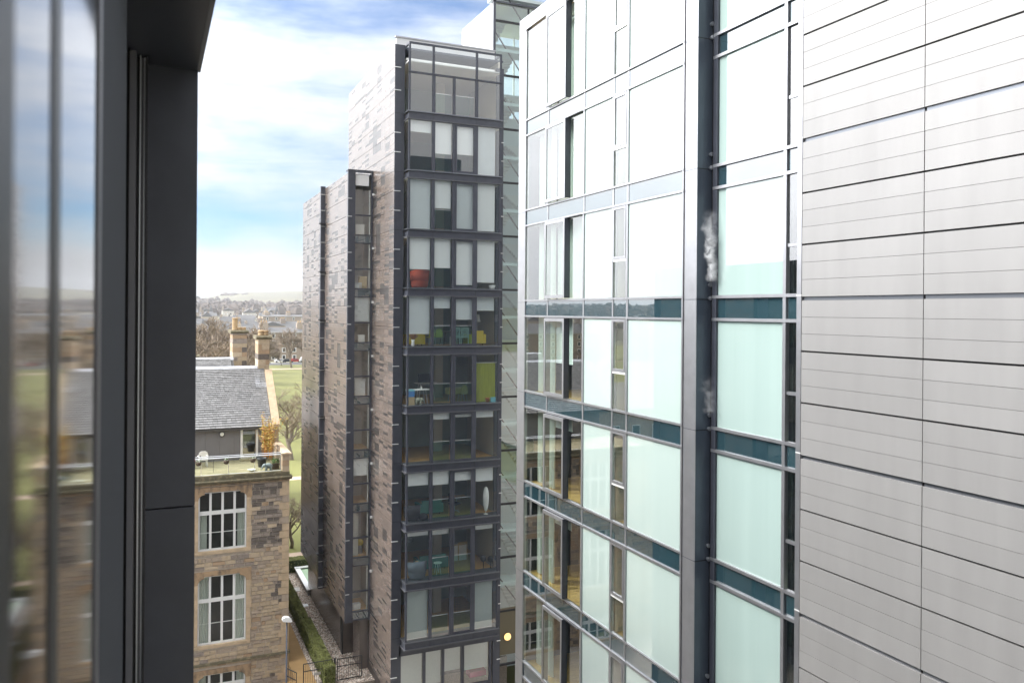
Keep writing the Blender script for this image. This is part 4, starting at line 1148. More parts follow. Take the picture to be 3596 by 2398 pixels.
# raised basement light frame with white coping
t_ = thing('basement_lightwell', 'white coped rectangular lightwell frame with glass at tower end', 'lightwell', (11.3, 64, GZ))
box('frame_side', 10.72, 10.84, 60.6, 66.2, GZ, GZ + .42, 'alu_gap', t_); box('frame_side', 10.86, 13, 66.0, 66.2, GZ, GZ + .42, 'alu_gap', t_)
box('coping', 10.62, 11.0, 60.5, 65.75, GZ + .425, GZ + .48, 'white_paint', t_); box('coping', 10.62, 13, 65.9, 66.3, GZ + .425, GZ + .48, 'white_paint', t_)
box('glass_lid', 11.01, 13, 60.6, 65.89, GZ + .30, GZ + .34, 'roof_glass', t_)
for i, (x, y) in enumerate(((10.15, 62.2), (10.15, 58.6), (9.95, 51.3))):
    o = box('drain_cover', x - .22, x + .22, y - .45 + .2 * i, y + .45 - .2 * i, GZ + .01, GZ + .06, 'kerb' if i == 0 else 'white_paint', None)
    tag(o, ('large pale slab set in gravel near the lightwell', 'small white cover in the gravel by the tower wall', 'flat stone cover in gravel beside the notch in hedge')[i], 'cover', 'covers in the gravel')
# steel gates
def gate(label, p0, p1, zt, n):
    t_ = thing('steel_gate', label, 'gate', (p0[0], p0[1], GZ), group='black bar gates by the footpath')
    p0, p1 = Vector((*p0, 0)), Vector((*p1, 0)); b = GZ + .06
    for z in (zt, zt - .42, b):
        m_ = MB(); m_.tube([p0 + Vector((0, 0, z)), p1 + Vector((0, 0, z))], .028, 4); m_.build('rail', 'black_metal', t_)
    for i in range(n + 1):
        p = p0.lerp(p1, i / n); e_ = i in (0, n)
        m_ = MB(); m_.tube([p + Vector((0, 0, b)), p + Vector((0, 0, zt))], .032 if e_ else .010, 4); m_.build('stile' if e_ else 'bar', 'black_metal', t_)
    return t_
g1 = gate('black bar gate open across hedge with small grey sign', (7.92, 46.0), (9.50, 46.0), -19.72, 13)
sg = box('notice_plate', 8.48, 8.86, 45.94, 45.96, -20.42, -20.27, 'kerb', g1)
gate('black bar gate joining the tower wall', (9.80, 46.0), (11.2, 46.0), -19.76, 11)
gate('short black gate against the sandstone corner', (7.05, 46.4), (7.46, 45.6), -19.95, 5)
m_ = MB(); m_.tube([(9.66, 46, GZ), (9.66, 46, -19.68)], .055, 8); t_ = m_.build('gate_post', 'black_metal'); tag(t_, 'thick black post between the two bar gates', 'post')

# ================================================================== trees
def bare_tree(name, label, x, y, h, spread, seed, levels=5, mat_t='bark', mat_c='twig', group=None, tn=7, z0=None, thick=1.0, minr=.006):
    rnd = random.Random(seed); t_ = thing(name, label, 'tree', (x, y, z0 if z0 is not None else GZ), group=group, world=False)
    tr, cr = MB(), MB()
    def branch(p, d, ln, r_, lev):
        pts = [p]; n = 3 if lev > 1 else 4; q = p.copy(); dd = d.copy()
        for i in range(n):
            dd = (dd + Vector((rnd.gauss(0, .16), rnd.gauss(0, .16), rnd.gauss(0.02, .10)))).normalized()
            q = q + dd * (ln / n); pts.append(q.copy())
        r1 = max(minr, r_ * .55)
        (tr if lev <= 1 else cr).tube(pts, [r_ + (r1 - r_) * i / n for i in range(n + 1)], tn if lev <= 1 else (4 if lev < 4 else 3), cap=False)
        if lev >= levels: return
        k = rnd.choice((3, 4)) if lev > 0 else rnd.choice((4, 5))
        for i in range(k):
            t1 = rnd.uniform(.45, 1.0) if lev else rnd.uniform(.6, 1.0)
            pi = pts[min(n, int(t1 * n))] if t1 < 1 else pts[-1]
            az = rnd.uniform(0, 6.283); el = rnd.uniform(.35, .95) if lev else rnd.uniform(.3, .8)
            side_ = Vector((math.cos(az), math.sin(az), 0))
            nd = (dd * math.cos(el) + side_ * math.sin(el) * spread + Vector((0, 0, .12))).normalized()
            branch(pi.copy(), nd, ln * rnd.uniform(.58, .78), max(minr, r_ * rnd.uniform(.42, .58)), lev + 1)
    branch(Vector((0, 0, -.1)), Vector((rnd.gauss(0, .04), rnd.gauss(0, .04), 1)), h * .36, h * .022 * thick, 0)
    tr.build('trunk', mat_t, t_); cr.build('crown', mat_c, t_)
bare_tree('bare_tree', 'bare tree right of the bamboo with pale spreading branches', 18.2, 116.5, 12, 1.25, 3, 5, thick=1.3, minr=.014)
bare_tree('bare_tree', 'bare tree behind, trunk forked low over park grass', 20.6, 133, 13, 1.2, 11, 5, thick=1.2, minr=.015)
bare_tree('bare_tree', 'bare tree with low drooping boughs beside the sandstone corner', 11.5, 73.4, 7.5, 1.7, 5, 5, thick=1.1, minr=.008)
bare_tree('bare_tree', 'bare tree half hidden by the tiled tower edge', 24.5, 140, 12, 1.3, 21, 5, thick=1.1, minr=.015)
# belt of bare trees across the park
spots = [(46.9, 302, 19, 31), (53, 305, 15, 32), (45.4, 317, 8, 33), (57, 318, 12, 34), (40.5, 318, 12, 35),
         (8.6, 152, 17, 41), (11.5, 160, 18, 42), (14.8, 168, 17, 43), (9.8, 182, 19, 44), (17.5, 186, 18, 45), (13.6, 194, 19, 46), (20.5, 206, 18, 47), (11, 212, 20, 48), (25, 232, 17, 49), (16.5, 226, 20, 50),
         (21.5, 240, 19, 61), (13.5, 246, 20, 62), (28, 262, 17, 63), (33, 280, 16, 64), (36, 300, 15, 65)]
names = ['round headed bare tree standing before the terrace windows', 'bare tree at the park edge beside the tiled tower', 'slim young bare tree before the parked white car', 'bare tree by the red cars at the park edge', 'bare tree behind the right chimney',
         'leaning bare tree at left above the lead ridge', 'bare tree with fine twigs left of tall chimney', 'bare tree just left of the tall chimney pot', 'low bare tree next to the dark window jamb', 'bare tree rising between the two chimneys']
ordn = ('first', 'second', 'third', 'fourth', 'fifth', 'sixth', 'seventh', 'eighth', 'ninth', 'tenth', 'eleventh', 'twelfth', 'thirteenth', 'fourteenth', 'fifteenth')
belt = sorted(range(5, len(spots)), key=lambda i: spots[i][0] / spots[i][1])
names = names[:5] + [None] * (len(spots) - 5)
for q, i in enumerate(belt): names[i] = '%s leafless tree from the left in the brown belt behind the roof' % ordn[q]
for i, (x, y, h, sd_) in enumerate(spots):
    bare_tree('bare_tree', names[i], x, y, h * (1.35 if i > 4 else 1), 1.0 if h > 12 else .8, sd_, 5, 'bark', 'twig_far', 'bare trees across the park', 5, thick=1.0, minr=.06 if y > 280 else .055)

rnd = random.Random(77)
for i in range(18):
    bare_tree('bare_tree', 'leafless park tree seen mirrored in the glass block', rnd.uniform(-120, -6), rnd.uniform(105, 260), rnd.uniform(11, 16), 1.0, 100 + i, 4, 'bark', 'twig_far', 'park trees mirrored in the glass', 5, minr=.05)
wd_ = thing('added_mirror_block', 'long stone block added unseen behind slate roof, for reflections', 'building', (-12, 94, GZ))  # out of view, added to keep lawn green out of the reflections
box('wall', -40, 8.5, 90, 100, GZ - .5, -12.5, 'stone_far', wd_)
m_ = MB(); m_.prism([(89.6, -12.5), (95, -9.5), (100.4, -12.5)], 'x', -40.3, 8.8); m_.build('roof', 'slate1', wd_)
for i in range(15):
    q = box('window', -38 + i * 3.1, -36.8 + i * 3.1, 89.9, 89.98, -17, -14.6, 'white_paint', wd_); box('pane', -37.9 + i * 3.1, -36.9 + i * 3.1, 89.85, 89.895, -16.9, -14.7, 'win_dark', q)
# ================================================================== far terraces, houses, cars, woods, hills
def terrace(name, label, x0, x1, y, zb, h, roof, wall, floors, winstep, group=None, depth=11, slope=0.0):
    """long terrace facing the camera, one thing with walls, windows, roof and chimneys"""
    t_ = thing(name, label, 'building', ((x0 + x1) / 2, y, zb), group=group)
    ze = zb + h
    wb = box('wall', x0, x1, y, y + depth, zb - 3, ze, FAR[wall], t_)
    m_ = MB(); m_.prism([(y - .3, ze), (y + depth / 2, ze + roof), (y + depth + .3, ze)], 'x', x0 - .2, x1 + .2); ro_ = m_.build('roof', 'far_slate', t_)
    box('gutter', x0 - .2, x1 + .2, y - .45, y - .02, ze - .25, ze + .12, 'kerb', t_)
    fh = h / floors
    x = x0 + winstep * .5
    i = 0
    while x < x1 - 1:
        for k in range(floors):
            z = zb + fh * k + fh * .28
            wo_ = box('window', x - .75, x + .75, y - .10, y - .02, z - .15, z + fh * .58, 'white_paint', t_)
            box('pane', x - .5, x + .5, y - .14, y - .105, z + .08, z + fh * .50, 'win_dark', wo_)
        x += winstep; i += 1
    x = x0 + 3
    while x < x1:
        c_ = box('chimney', x - 1.6, x + 1.6, y + depth * .3, y + depth * .6, ze + roof * .4, ze + roof + 1.9, FAR[(wall + 1) % 4], t_)
        for q in (-1, 0, 1): box('chimney_pot', x + q - .22, x + q + .22, y + depth * .4, y + depth * .5, ze + roof + 1.9, ze + roof + 2.8, 'pot_clay', c_)
        x += random.uniform(13, 17)
    return t_
terrace('tenement_terrace', 'brown stone tenement terrace behind the park cars', 39.5, 75, 342, GZ, 11.8, 2.0, 0, 4, 4.2, depth=9)
terrace('tenement_terrace', 'stone tenement glimpsed between chimneys and bare trees', 30, 38.6, 352, GZ, 11.0, 2.2, 2, 4, 4.2)
terrace('tenement_terrace', 'long stone terrace added out of view left of the park, for glass reflections', -150, -24, 300, GZ, 12, 4, 0, 4, 6)  # unseen row added so the glass mirrors brown stone instead of grass
terrace('tenement_terrace', 'second stone terrace added out of view, for reflections in the glass block', -300, -170, 300, GZ, 11, 4, 2, 4, 6)  # another unseen row, added for the same brown reflection
t2_ = terrace('slate_terrace', 'long slate roofed row above the park terrace', 50, 130, 560, -17, 5.2, 4.0, 1, 2, 6)
terrace('slate_terrace', 'upper stone row with tall chimneys beneath the wood', 78, 150, 640, -13, 8.0, 1.2, 0, 2, 6.5)
used_labels = set()
rnd = random.Random(19)
wherel = ('left', 'middle', 'right')
for i in range(64):
    d = rnd.uniform(430, 900); ratio = rnd.uniform(.035, .15) if i < 46 else rnd.uniform(-.8, 0.0)
    x, y = d * ratio, d
    if y < 660 and x > 66: continue
    zg = ground_z(x, y); wx = rnd.uniform(7, 15); hh = rnd.uniform(5, 8.5); wl = rnd.randrange(5); rf = rnd.uniform(2.4, 4.2)
    gbl = rnd.random() < .6; spr = rnd.random() < .25
    lab = '%s %s stone house %s%s, %s of the far town' % (('brown', 'buff', 'dark brown', 'cream', 'whitewashed')[wl], 'wide' if wx > 12 else ('narrow' if wx < 9 else 'square'), 'ridge on' if gbl else 'gable on', ' and spire' if spr else '', 'mirrored part' if ratio < 0 else ('left front part', 'left back part', 'right front part', 'right back part')[(2 if ratio > .09 else 0) + (1 if d > 650 else 0)])
    if lab in used_labels: continue
    used_labels.add(lab)
    t_ = thing('town_house', lab, 'building', (x, y, zg), group='distant town houses below the hill', world=False)
    box('wall', -wx / 2, wx / 2, 0, 8, -3, hh, FAR[wl], t_)
    m_ = MB()
    if gbl: m_.prism([(-.3, hh), (4, hh + rf), (8.3, hh)], 'x', -wx / 2 - .2, wx / 2 + .2)
    else: m_.prism([(-wx / 2 - .2, hh), (0, hh + rf), (wx / 2 + .2, hh)], 'y', -.2, 8.2)
    m_.build('roof', 'far_slate', t_)
    for q in range(int(wx // 3.2)):
        for k in range(2): box('window', -wx / 2 + 1.6 + q * 3.2 - .55, -wx / 2 + 1.6 + q * 3.2 + .55, -.06, -.01, .6 + k * hh * .48, .6 + k * hh * .48 + 1.5, rnd.choice(('win_dark', 'white_paint', 'white_paint')), t_)
    box('chimney', -wx / 2 + .1, -wx / 2 + 1.6, 3.4, 4.8, hh, hh + rf + 1.4, FAR[(wl + 1) % 4], t_)
    if spr:
        m_ = MB(); m_.lathe([(1.9, hh - 1), (1.9, hh + 1), (.05, hh + 7)], wx / 2 - 1, 1.5, 8); m_.build('spire', 'far_slate', t_)
# parked cars across the park
for i, (x, y, c_, lab) in enumerate(((47.2, 333.5, 'car_white', 'white car parked across the park left of the tall tree'), (53.2, 332.8, 'car_red', 'red car parked across the park beside tree trunk'), (56.6, 332.6, 'car_white', 'white van parked between two red cars across the park'), (60.2, 332.2, 'car_red', 'red car parked nearest the tiled tower'), (50.4, 333.0, 'car_dark', 'dark car parked between the white and red cars'))):
    t_ = thing('parked_car', lab, 'car', (x, y, GZ + .03), group='cars parked across the park', world=False)
    m_ = MB(); hgt = 1.45 if 'van' not in lab else 2.0
    m_.prism([(-2.1, .35), (2.1, .35), (2.15, .75), (1.3, .9), (.75, hgt), (-1.2, hgt), (-1.75, .95), (-2.15, .85)], 'y', -.85, .85); bo = m_.build('body', c_, t_)
    m_ = MB(); m_.prism([(-1.05, .95), (1.05, .95), (.62, hgt - .1), (-1.05, hgt - .1)], 'y', -.87, -.851); m_.build('side_window', 'car_glass', bo)
    for wx in (-1.3, 1.3):
        m_ = MB(); m_.tube([(wx, -.9, .33), (wx, -.7, .33)], .33, 12); m_.build('wheel', 'tyre', t_)
# far wood below the hill, one mass of bare crowns
m_ = MB(); rnd = random.Random(5); random.seed(5)
for i in range(5200):
    az = RAD(rnd.uniform(-62, 24)); d = rnd.uniform(1150, 1900) if rnd.random() < .72 else rnd.uniform(930, 1300)
    x, y = d * math.sin(az), d * math.cos(az)
    nv = noise.noise(Vector((x * .006, y * .0035, 2)))
    if d > 1650 and nv < .10: continue
    s_ = rnd.uniform(4, 8); m_.blob((x, y, ground_z(x, y) + s_ * .6), s_, s_, s_ * rnd.uniform(.8, 1.25), 6, 4, 0, .25)
for i in range(900):                                 # gorse patches and skyline trees on the hill
    az = RAD(rnd.uniform(-30, 20)); d = rnd.uniform(1900, 2480)
    x, y = d * math.sin(az), d * math.cos(az)
    if noise.noise(Vector((x * .008, y * .005, 7))) < .22 and not (d > 2440 and rnd.random() < .35): continue
    s_ = rnd.uniform(4, 9); m_.blob((x, y, ground_z(x, y) + s_ * .2), s_ * 1.6, s_ * 1.6, s_ * .6, 6, 4, 0, .25)
o = m_.build('distant_wood', 'wood_far'); tag(o, 'grey brown leafless wood covering the foot of the hill', 'wood', kind='stuff')

# ================================================================== furniture seen through the bay windows
def fz(n): return bz(n) + .016
def tub_chair(label, x, y, n, m1, s=1.0, back_to=True, rz=0):
    t_ = thing('tub_armchair', label, 'armchair', (x, y, fz(n)), rz, world=False)
    m_ = MB(); k = 14
    m_.lathe([(.34 * s, .05), (.40 * s, .15), (.43 * s, .45), (.44 * s, .50), (.40 * s, .50), (.10, .44)], 0, 0, 20); m_.build('seat', m1, t_, True)
    m_ = MB(); prof = []
    for i in range(k + 1):
        a = math.pi * (1.0 + i / k); zt = (.78 + .10 * math.sin(math.pi * i / k)) * s
        prof.append((math.cos(a), math.sin(a), zt))
    for (cx, sy_, zt) in prof:
        for rr, z in ((.36, .42), (.44, .42), (.47, zt), (.39, zt)): m_.V.append((cx * rr * s, sy_ * rr * s, z))
    for i in range(k):
        for j in range(4): m_.F.append((i * 4 + j, (i + 1) * 4 + j, (i + 1) * 4 + (j + 1) % 4, i * 4 + (j + 1) % 4)); m_.I.append(0)
    m_.F += [(3, 2, 1, 0), (k * 4, k * 4 + 1, k * 4 + 2, k * 4 + 3)]; m_.I += [0, 0]
    m_.build('backrest', m1, t_, True)
    for a in range(4):
        q = a * math.pi / 2 + .78; l_ = MB(); l_.tube([(.25 * math.cos(q) * s, .25 * math.sin(q) * s, .1), (.32 * math.cos(q) * s, .32 * math.sin(q) * s, 0)], .018, 6); l_.build('leg', 'planter_wood', t_)
    return t_
def sofa(label, x, y, n, m1, w_=1.7, rz=0):
    t_ = thing('sofa', label, 'sofa', (x, y, fz(n)), rz, world=False)
    m_ = MB(); m_.box(-w_ / 2, w_ / 2, -.4, .4, .10, .42); m_.build('seat', m1, t_)
    m_ = MB(); m_.prism([(-.42, .12), (-.24, .12), (-.24, .80), (-.38, .82)], 'x', -w_ / 2, w_ / 2); m_.build('backrest', m1, t_)
    for sx in (-1, 1): m_ = MB(); m_.box(sx * w_ / 2, sx * (w_ / 2 + .14), -.42, .4, .10, .62); m_.build('armrest', m1, t_)
    for sx in (-1, 1):
        for sy_ in (-.34, .34): l_ = MB(); l_.tube([(sx * w_ * .45, sy_, .1), (sx * w_ * .45, sy_, 0)], .02, 6); l_.build('leg', 'black_metal', t_)
def slat_chair(label, x, y, n, m1, rz=0):
    t_ = thing('dining_chair', label, 'chair', (x, y, fz(n)), rz, group='white slat back dining chairs', world=False)
    for sx in (-1, 1):
        l_ = MB(); l_.tube([(sx * .20, -.20, 0), (sx * .20, -.20, .45), (sx * .19, -.25, .98)], .022, 6); l_.build('leg', m1, t_)
        l_ = MB(); l_.tube([(sx * .20, .20, 0), (sx * .20, .20, .44)], .022, 6); l_.build('leg', m1, t_)
    m_ = MB(); m_.box(-.23, .23, -.22, .22, .43, .48); m_.build('seat', m1, t_)
    m_ = MB(); m_.box(-.21, .21, -.265, -.235, .92, .99); m_.box(-.2, .2, -.225, -.195, .52, .56)
    for i in range(5): m_.box(-.15 + i * .075 - .014, -.15 + i * .075 + .014, -.245, -.215, .56, .92)
    m_.build('backrest', m1, t_)
def shell_chair(label, x, y, n, m1, rz=0, mm='steel'):
    t_ = thing('shell_chair', label, 'chair', (x, y, fz(n)), rz, world=False)
    m_ = MB(); m_.prism([(-.20, .46), (.20, .46), (.22, .60), (.16, .86), (.05, .93), (-.05, .93), (-.16, .86), (-.22, .60)], 'y', -.24, -.20); m_.build('backrest', m1, t_)
    m_ = MB(); m_.prism([(-.20, -.22), (.20, -.22), (.22, .20), (-.22, .20)], 'z', .44, .47); m_.build('seat', m1, t_)
    for sx in (-1, 1):
        for sy_ in (-1, 1): l_ = MB(); l_.tube([(sx * .14, sy_ * .14, .44), (sx * .21, sy_ * .21, 0)], .012, 6); l_.build('leg', mm, t_)
def table(label, x, y, n, w_, d_, h, mtop, mleg, rz=0, rnd_=False, name='table'):
    t_ = thing(name, label, 'table', (x, y, fz(n)), rz, world=False)
    m_ = MB()
    if rnd_: m_.lathe([(w_ / 2, h - .03), (w_ / 2, h)], 0, 0, 20)
    else: m_.prism([(-w_ / 2, -d_ / 2 + .08), (-w_ / 2 + .08, -d_ / 2), (w_ / 2 - .08, -d_ / 2), (w_ / 2, -d_ / 2 + .08), (w_ / 2, d_ / 2), (-w_ / 2, d_ / 2)], 'z', h - .035, h)
    m_.build('table_top', mtop, t_)
    for sx in (-1, 1):
        for sy_ in (-1, 1): l_ = MB(); l_.tube([(sx * w_ * (.30 if not rnd_ else .1), sy_ * d_ * .3, h - .03), (sx * w_ * (.38 if not rnd_ else .28), sy_ * d_ * .4, 0)], .018, 6); l_.build('leg', mleg, t_)
    return t_
def crate(name, label, cat, x, y, z, w_, d_, h, m1, lidm=None):
    t_ = thing(name, label, cat, (x, y, z), random.uniform(-.1, .1), world=False)
    m_ = MB(); m_.box(-w_ / 2, w_ / 2, -d_ / 2, d_ / 2, 0, h); m_.build('box_body', m1, t_)
    m_ = MB(); m_.box(-w_ / 2 - .01, w_ / 2 + .01, -d_ / 2 - .01, d_ / 2 + .01, h * .84, h + .012); m_.build('lid', lidm or m1, t_)
tub_chair('red tub armchair at the bay window under a white blind', 13.22, 42.0, 0, 'red_fabric', 1.15)
t_ = thing('white_bowl', 'white bowl on the floor at the bay window corner', 'bowl', (17.25, 41.5, fz(0)), world=False)
m_ = MB(); m_.lathe([(.10, 0), (.14, .05), (.20, .24), (.18, .24)], 0, 0, 16); m_.build('bowl', 'paper_white', t_, True)
sofa('yellow armchair behind the vase of dried flowers', 13.05, 42.4, -1, 'yellow_fabric', .75)
t_ = thing('flower_vase', 'white vase with dried brown flowers at bay window', 'vase', (12.75, 41.55, fz(-1)), world=False)
m_ = MB(); m_.lathe([(.06, 0), (.09, .08), (.07, .25), (.10, .36), (.085, .36)], 0, 0, 14); m_.build('vase', 'paper_white', t_, True)
m_ = MB()
for i in range(40): a = random.uniform(0, 6.3); q = random.uniform(.05, .28); m_.tube([(0, 0, .3), (q * math.cos(a), q * math.sin(a), random.uniform(.5, .85))], [.004, .022], 4)
m_.build('dried_stems', 'dried', t_)
shell_chair('lime shell chair turned sideways behind the glass guard', 13.98, 42.6, -1, 'lime_shell', .5)
shell_chair('lime shell chair facing the room behind the glass guard', 14.52, 42.7, -1, 'lime_shell', 0)
slat_chair('white slat back chair on the left behind the open leaf', 15.28, 42.0, -1, 'white_paint', .06)
slat_chair('white slat back chair on the right behind the open leaf', 15.88, 42.2, -1, 'white_paint', -.12)
table('dark dining table beyond the white slat back chairs', 15.5, 43.2, -1, 1.5, .9, .74, 'planter_wood', 'planter_wood', name='dining_table')
sofa('yellow sofa below the white lamp shade in right pane', 16.55, 42.3, -1, 'yellow_fabric', .72, .15)
t_ = thing('standard_lamp', 'standard lamp with white shade behind the yellow sofa', 'lamp', (16.95, 42.9, fz(-1)), world=False)
m_ = MB(); m_.lathe([(.20, 1.30), (.10, 1.72)], 0, 0, 16); m_.build('lamp_shade', 'paper_white', t_); m_ = MB(); m_.tube([(0, 0, .02), (0, 0, 1.3)], .012, 6); m_.lathe([(.14, 0), (.14, .02)], 0, 0, 14); m_.build('stand', 'steel', t_)
tb = table('white oval table on splayed legs at bay window', 13.10, 41.75, -2, 1.25, .62, .80, 'paper_white', 'steel', .04)
t_ = thing('bottle', 'small clear bottle on the white oval table', 'bottle', (13.30, 41.72, fz(-2) + .80), world=False)
m_ = MB(); m_.lathe([(.04, 0), (.04, .11), (.014, .15), (.014, .19)], 0, 0, 10); m_.build('body', 'paper_white', t_)
crate('storage_box', 'cardboard box under the blue carton at bay window', 'box', 12.62, 41.52, fz(-2), .40, .34, .42, 'cardboard')
crate('storage_box', 'blue carton stacked on the cardboard box', 'box', 12.62, 41.52, fz(-2) + .44, .36, .30, .36, 'blue_box', 'cyan_box')
crate('storage_box', 'turquoise box on floor behind the lime curtain', 'box', 17.28, 41.30, fz(-2), .26, .12, .26, 'cyan_box')
t_ = thing('plush_toy', 'grey plush elephant standing under the white table', 'toy', (13.02, 41.48, fz(-2)), world=False)
m_ = MB(); m_.blob((0, 0, .25), .20, .13, .15, 10, 7); m_.blob((.20, 0, .28), .12, .11, .12, 10, 7); m_.tube([(.30, 0, .26), (.34, 0, .12)], [.05, .03], 7)
for lx in (-.10, .12):
    for ly in (-.07, .07): m_.tube([(lx, ly, .22), (lx, ly, 0)], .06, 7)
m_.build('body', 'plush', t_, True)
table('pale desk with dark monitor in teal room', 14.2, 43.8, -2, 1.2, .6, .95, 'paper_white', 'paper_white', name='desk')
crate('monitor', 'dark monitor standing on the pale desk', 'monitor', 14.2, 43.9, fz(-2) + .95, .75, .10, .48, 'charcoal')
shell_chair('tan wooden chair behind the opening leaf', 15.75, 42.0, -2, 'tan_wood', .1)
t_ = thing('tan_desk', 'tan fronted desk beside the lime curtain', 'desk', (15.6, 42.6, fz(-2)), world=False)
m_ = MB(); m_.box(-.55, .55, -.3, .3, .40, .74); m_.build('desk_top', 'tan_wood', t_)
for sx in (-1, 1): m_ = MB(); m_.tube([(sx * .4, 0, .4), (sx * .48, 0, 0)], .02, 6); m_.build('leg', 'steel', t_)
t_ = thing('clay_pot', 'orange clay pot on floor at the lime curtain', 'pot', (16.95, 41.33, fz(-2)), world=False)
m_ = MB(); m_.lathe([(.08, 0), (.12, .24), (.13, .26), (.11, .26)], 0, 0, 14); m_.build('pot', 'orange_pot', t_, True)
tub_chair('charcoal armchair on thin legs beside a round pouf', 12.85, 41.85, -4, 'charcoal', 1.0)
t_ = thing('pouf', 'round charcoal floor pouf beside the armchair', 'pouf', (13.40, 41.62, fz(-4)), world=False)
m_ = MB(); m_.blob((0, 0, .19), .28, .28, .19, 16, 8); m_.build('cushion', 'charcoal', t_, True)
sofa('teal sofa with white cushion behind the glass guard', 14.15, 42.9, -4, 'teal_fabric', 1.1, .1)
t_ = thing('office_chair', 'chrome based office chair in dark room', 'chair', (15.55, 42.6, fz(-4)), .5, world=False)
m_ = MB(); m_.box(-.24, .24, -.24, .24, .46, .53); m_.build('seat', 'charcoal', t_); m_ = MB(); m_.box(-.22, .22, .22, .27, .6, 1.05); m_.build('backrest', 'charcoal', t_)
m_ = MB(); m_.tube([(0, 0, .46), (0, 0, .12)], .025, 8)
for i in range(5): a = i * 1.2566; m_.tube([(0, 0, .13), (.30 * math.cos(a), .30 * math.sin(a), .05)], .018, 6)
m_.build('base', 'steel', t_)
for sx in (-1, 1): m_ = MB(); m_.tube([(sx * .26, .1, .5), (sx * .28, .1, .70), (sx * .28, -.15, .70)], .014, 6); m_.build('armrest', 'steel', t_)
t_ = thing('paper_lamp', 'tall white spindle shaped paper floor lamp', 'lamp', (17.0, 41.55, fz(-4)), world=False)
m_ = MB(); m_.lathe([(.05, .18), (.09, .25), (.15, .55), (.175, .95), (.15, 1.25), (.09, 1.45), (.05, 1.50)], 0, 0, 18); m_.build('lamp_shade', 'paper_white', t_, True)
m_ = MB(); m_.lathe([(.13, 0), (.13, .025)], 0, 0, 16); m_.tube([(0, 0, .02), (0, 0, .2)], .014, 6); m_.build('stand', 'paper_white', t_)
tub_chair('round grey tub armchair with pale cushion', 13.12, 41.75, -5, 'slate_fabric', 1.15)
t_ = thing('cushion', 'pale cushion lying in the round grey armchair', 'cushion', (13.15, 41.95, fz(-5) + .60), .5, world=False)
m_ = MB(); m_.blob((0, 0, .1), .22, .09, .16, 10, 7); m_.build('pad', 'cardboard', t_, True)
sofa('dark teal sofa beyond the small white round table', 14.35, 43.1, -5, 'teal_fabric', 1.5)
table('small white round table behind the glass guard', 14.38, 42.0, -5, .46, .46, .62, 'paper_white', 'paper_white', 0, True, 'side_table')
for i in range(2):
    o = thing('picture_frame', ('larger framed picture leaning behind the door leaf', 'framed picture leaning in the right hand pane')[i], 'picture', (16.0 + .42 * i, 43.6, fz(-5)), .1, world=False)
    m_ = MB(); m_.box(-.3, .3, -.02, .02, 0, 1.0 + .1 * i); m_.build('frame', 'cardboard', o); m_ = MB(); m_.box(-.24, .24, -.03, -.021, .07, .93); m_.build('picture', 'paper_white', o)
for i, x in enumerate((17.02, 17.36)):
    o = thing('speaker_ball', ('round black object at left beside the bay corner', 'round black object nearest the bay corner post')[i], 'speaker', (x, 41.9 - .2 * i, fz(-5) + .0), world=False)
    m_ = MB(); m_.blob((0, 0, .55), .17, .17, .17, 14, 9); m_.tube([(0, 0, 0), (0, 0, .45)], .02, 6); m_.build('speaker_body', 'black_metal', o, True)
t_ = thing('pendant_lamp', 'grey drum pendant lamp hanging above round armchair', 'lamp', (13.1, 43.4, fz(-5) + 1.55), world=False)
m_ = MB(); m_.lathe([(.30, 0), (.28, .26)], 0, 0, 18); m_.build('lamp_shade', 'slate_fabric', t_); m_ = MB(); m_.tube([(0, 0, .26), (0, 0, 1.05)], .006, 5); m_.build('cord', 'black_metal', t_)
t_ = thing('pink_sofa', 'magenta sofa glimpsed under the ground floor blind', 'sofa', (16.95, 42.7, GZ + .3), world=False)
m_ = MB(); m_.box(-.5, .5, -.3, .3, .2, .5); m_.build('seat', 'pink_fabric', t_); m_ = MB(); m_.box(-.5, .5, .2, .35, .5, .95); m_.build('backrest', 'pink_fabric', t_)
# things in the narrow strip windows
def sz(n): return -1.83 + BH * n
crate('framed_print', 'white framed print leaning in the top strip window', 'picture', XL + .78, YLW + .35, sz(2), .50, .05, .62, 'paper_white', 'paper_white')
crate('storage_box', 'tan box standing in the second strip window', 'box', XS - .50, YLW + .35, sz(1), .42, .30, .70, 'cardboard')
crate('storage_box', 'grey box in the second strip window', 'box', XL + .66, YLW + .35, sz(1), .42, .30, .32, 'blind_grey')
crate('storage_box', 'pair of white panels in the fourth strip window', 'box', XL + .85, YLW + .35, sz(-1), .60, .10, .95, 'paper_white')
crate('storage_box', 'white crumpled pack in the third strip window', 'box', XS - .55, YLW + .4, sz(0), .38, .3, .40, 'paper_white')
t_ = thing('yellow_stool', 'yellow upholstered stool in the curtained strip window', 'stool', (XS - .45, YLW + .8, sz(-4)), world=False)
m_ = MB(); m_.blob((0, 0, .62), .24, .22, .20, 12, 8); m_.build('seat', 'yellow_fabric', t_, True); m_ = MB(); m_.lathe([(.18, 0), (.16, .48)], 0, 0, 12); m_.build('base', 'slate_fabric', t_)
crate('paper_stack', 'stack of white papers on lowest strip window ledge', 'papers', XL + .72, YLW + .35, sz(-5) + .02, .42, .3, .30, 'paper_white')

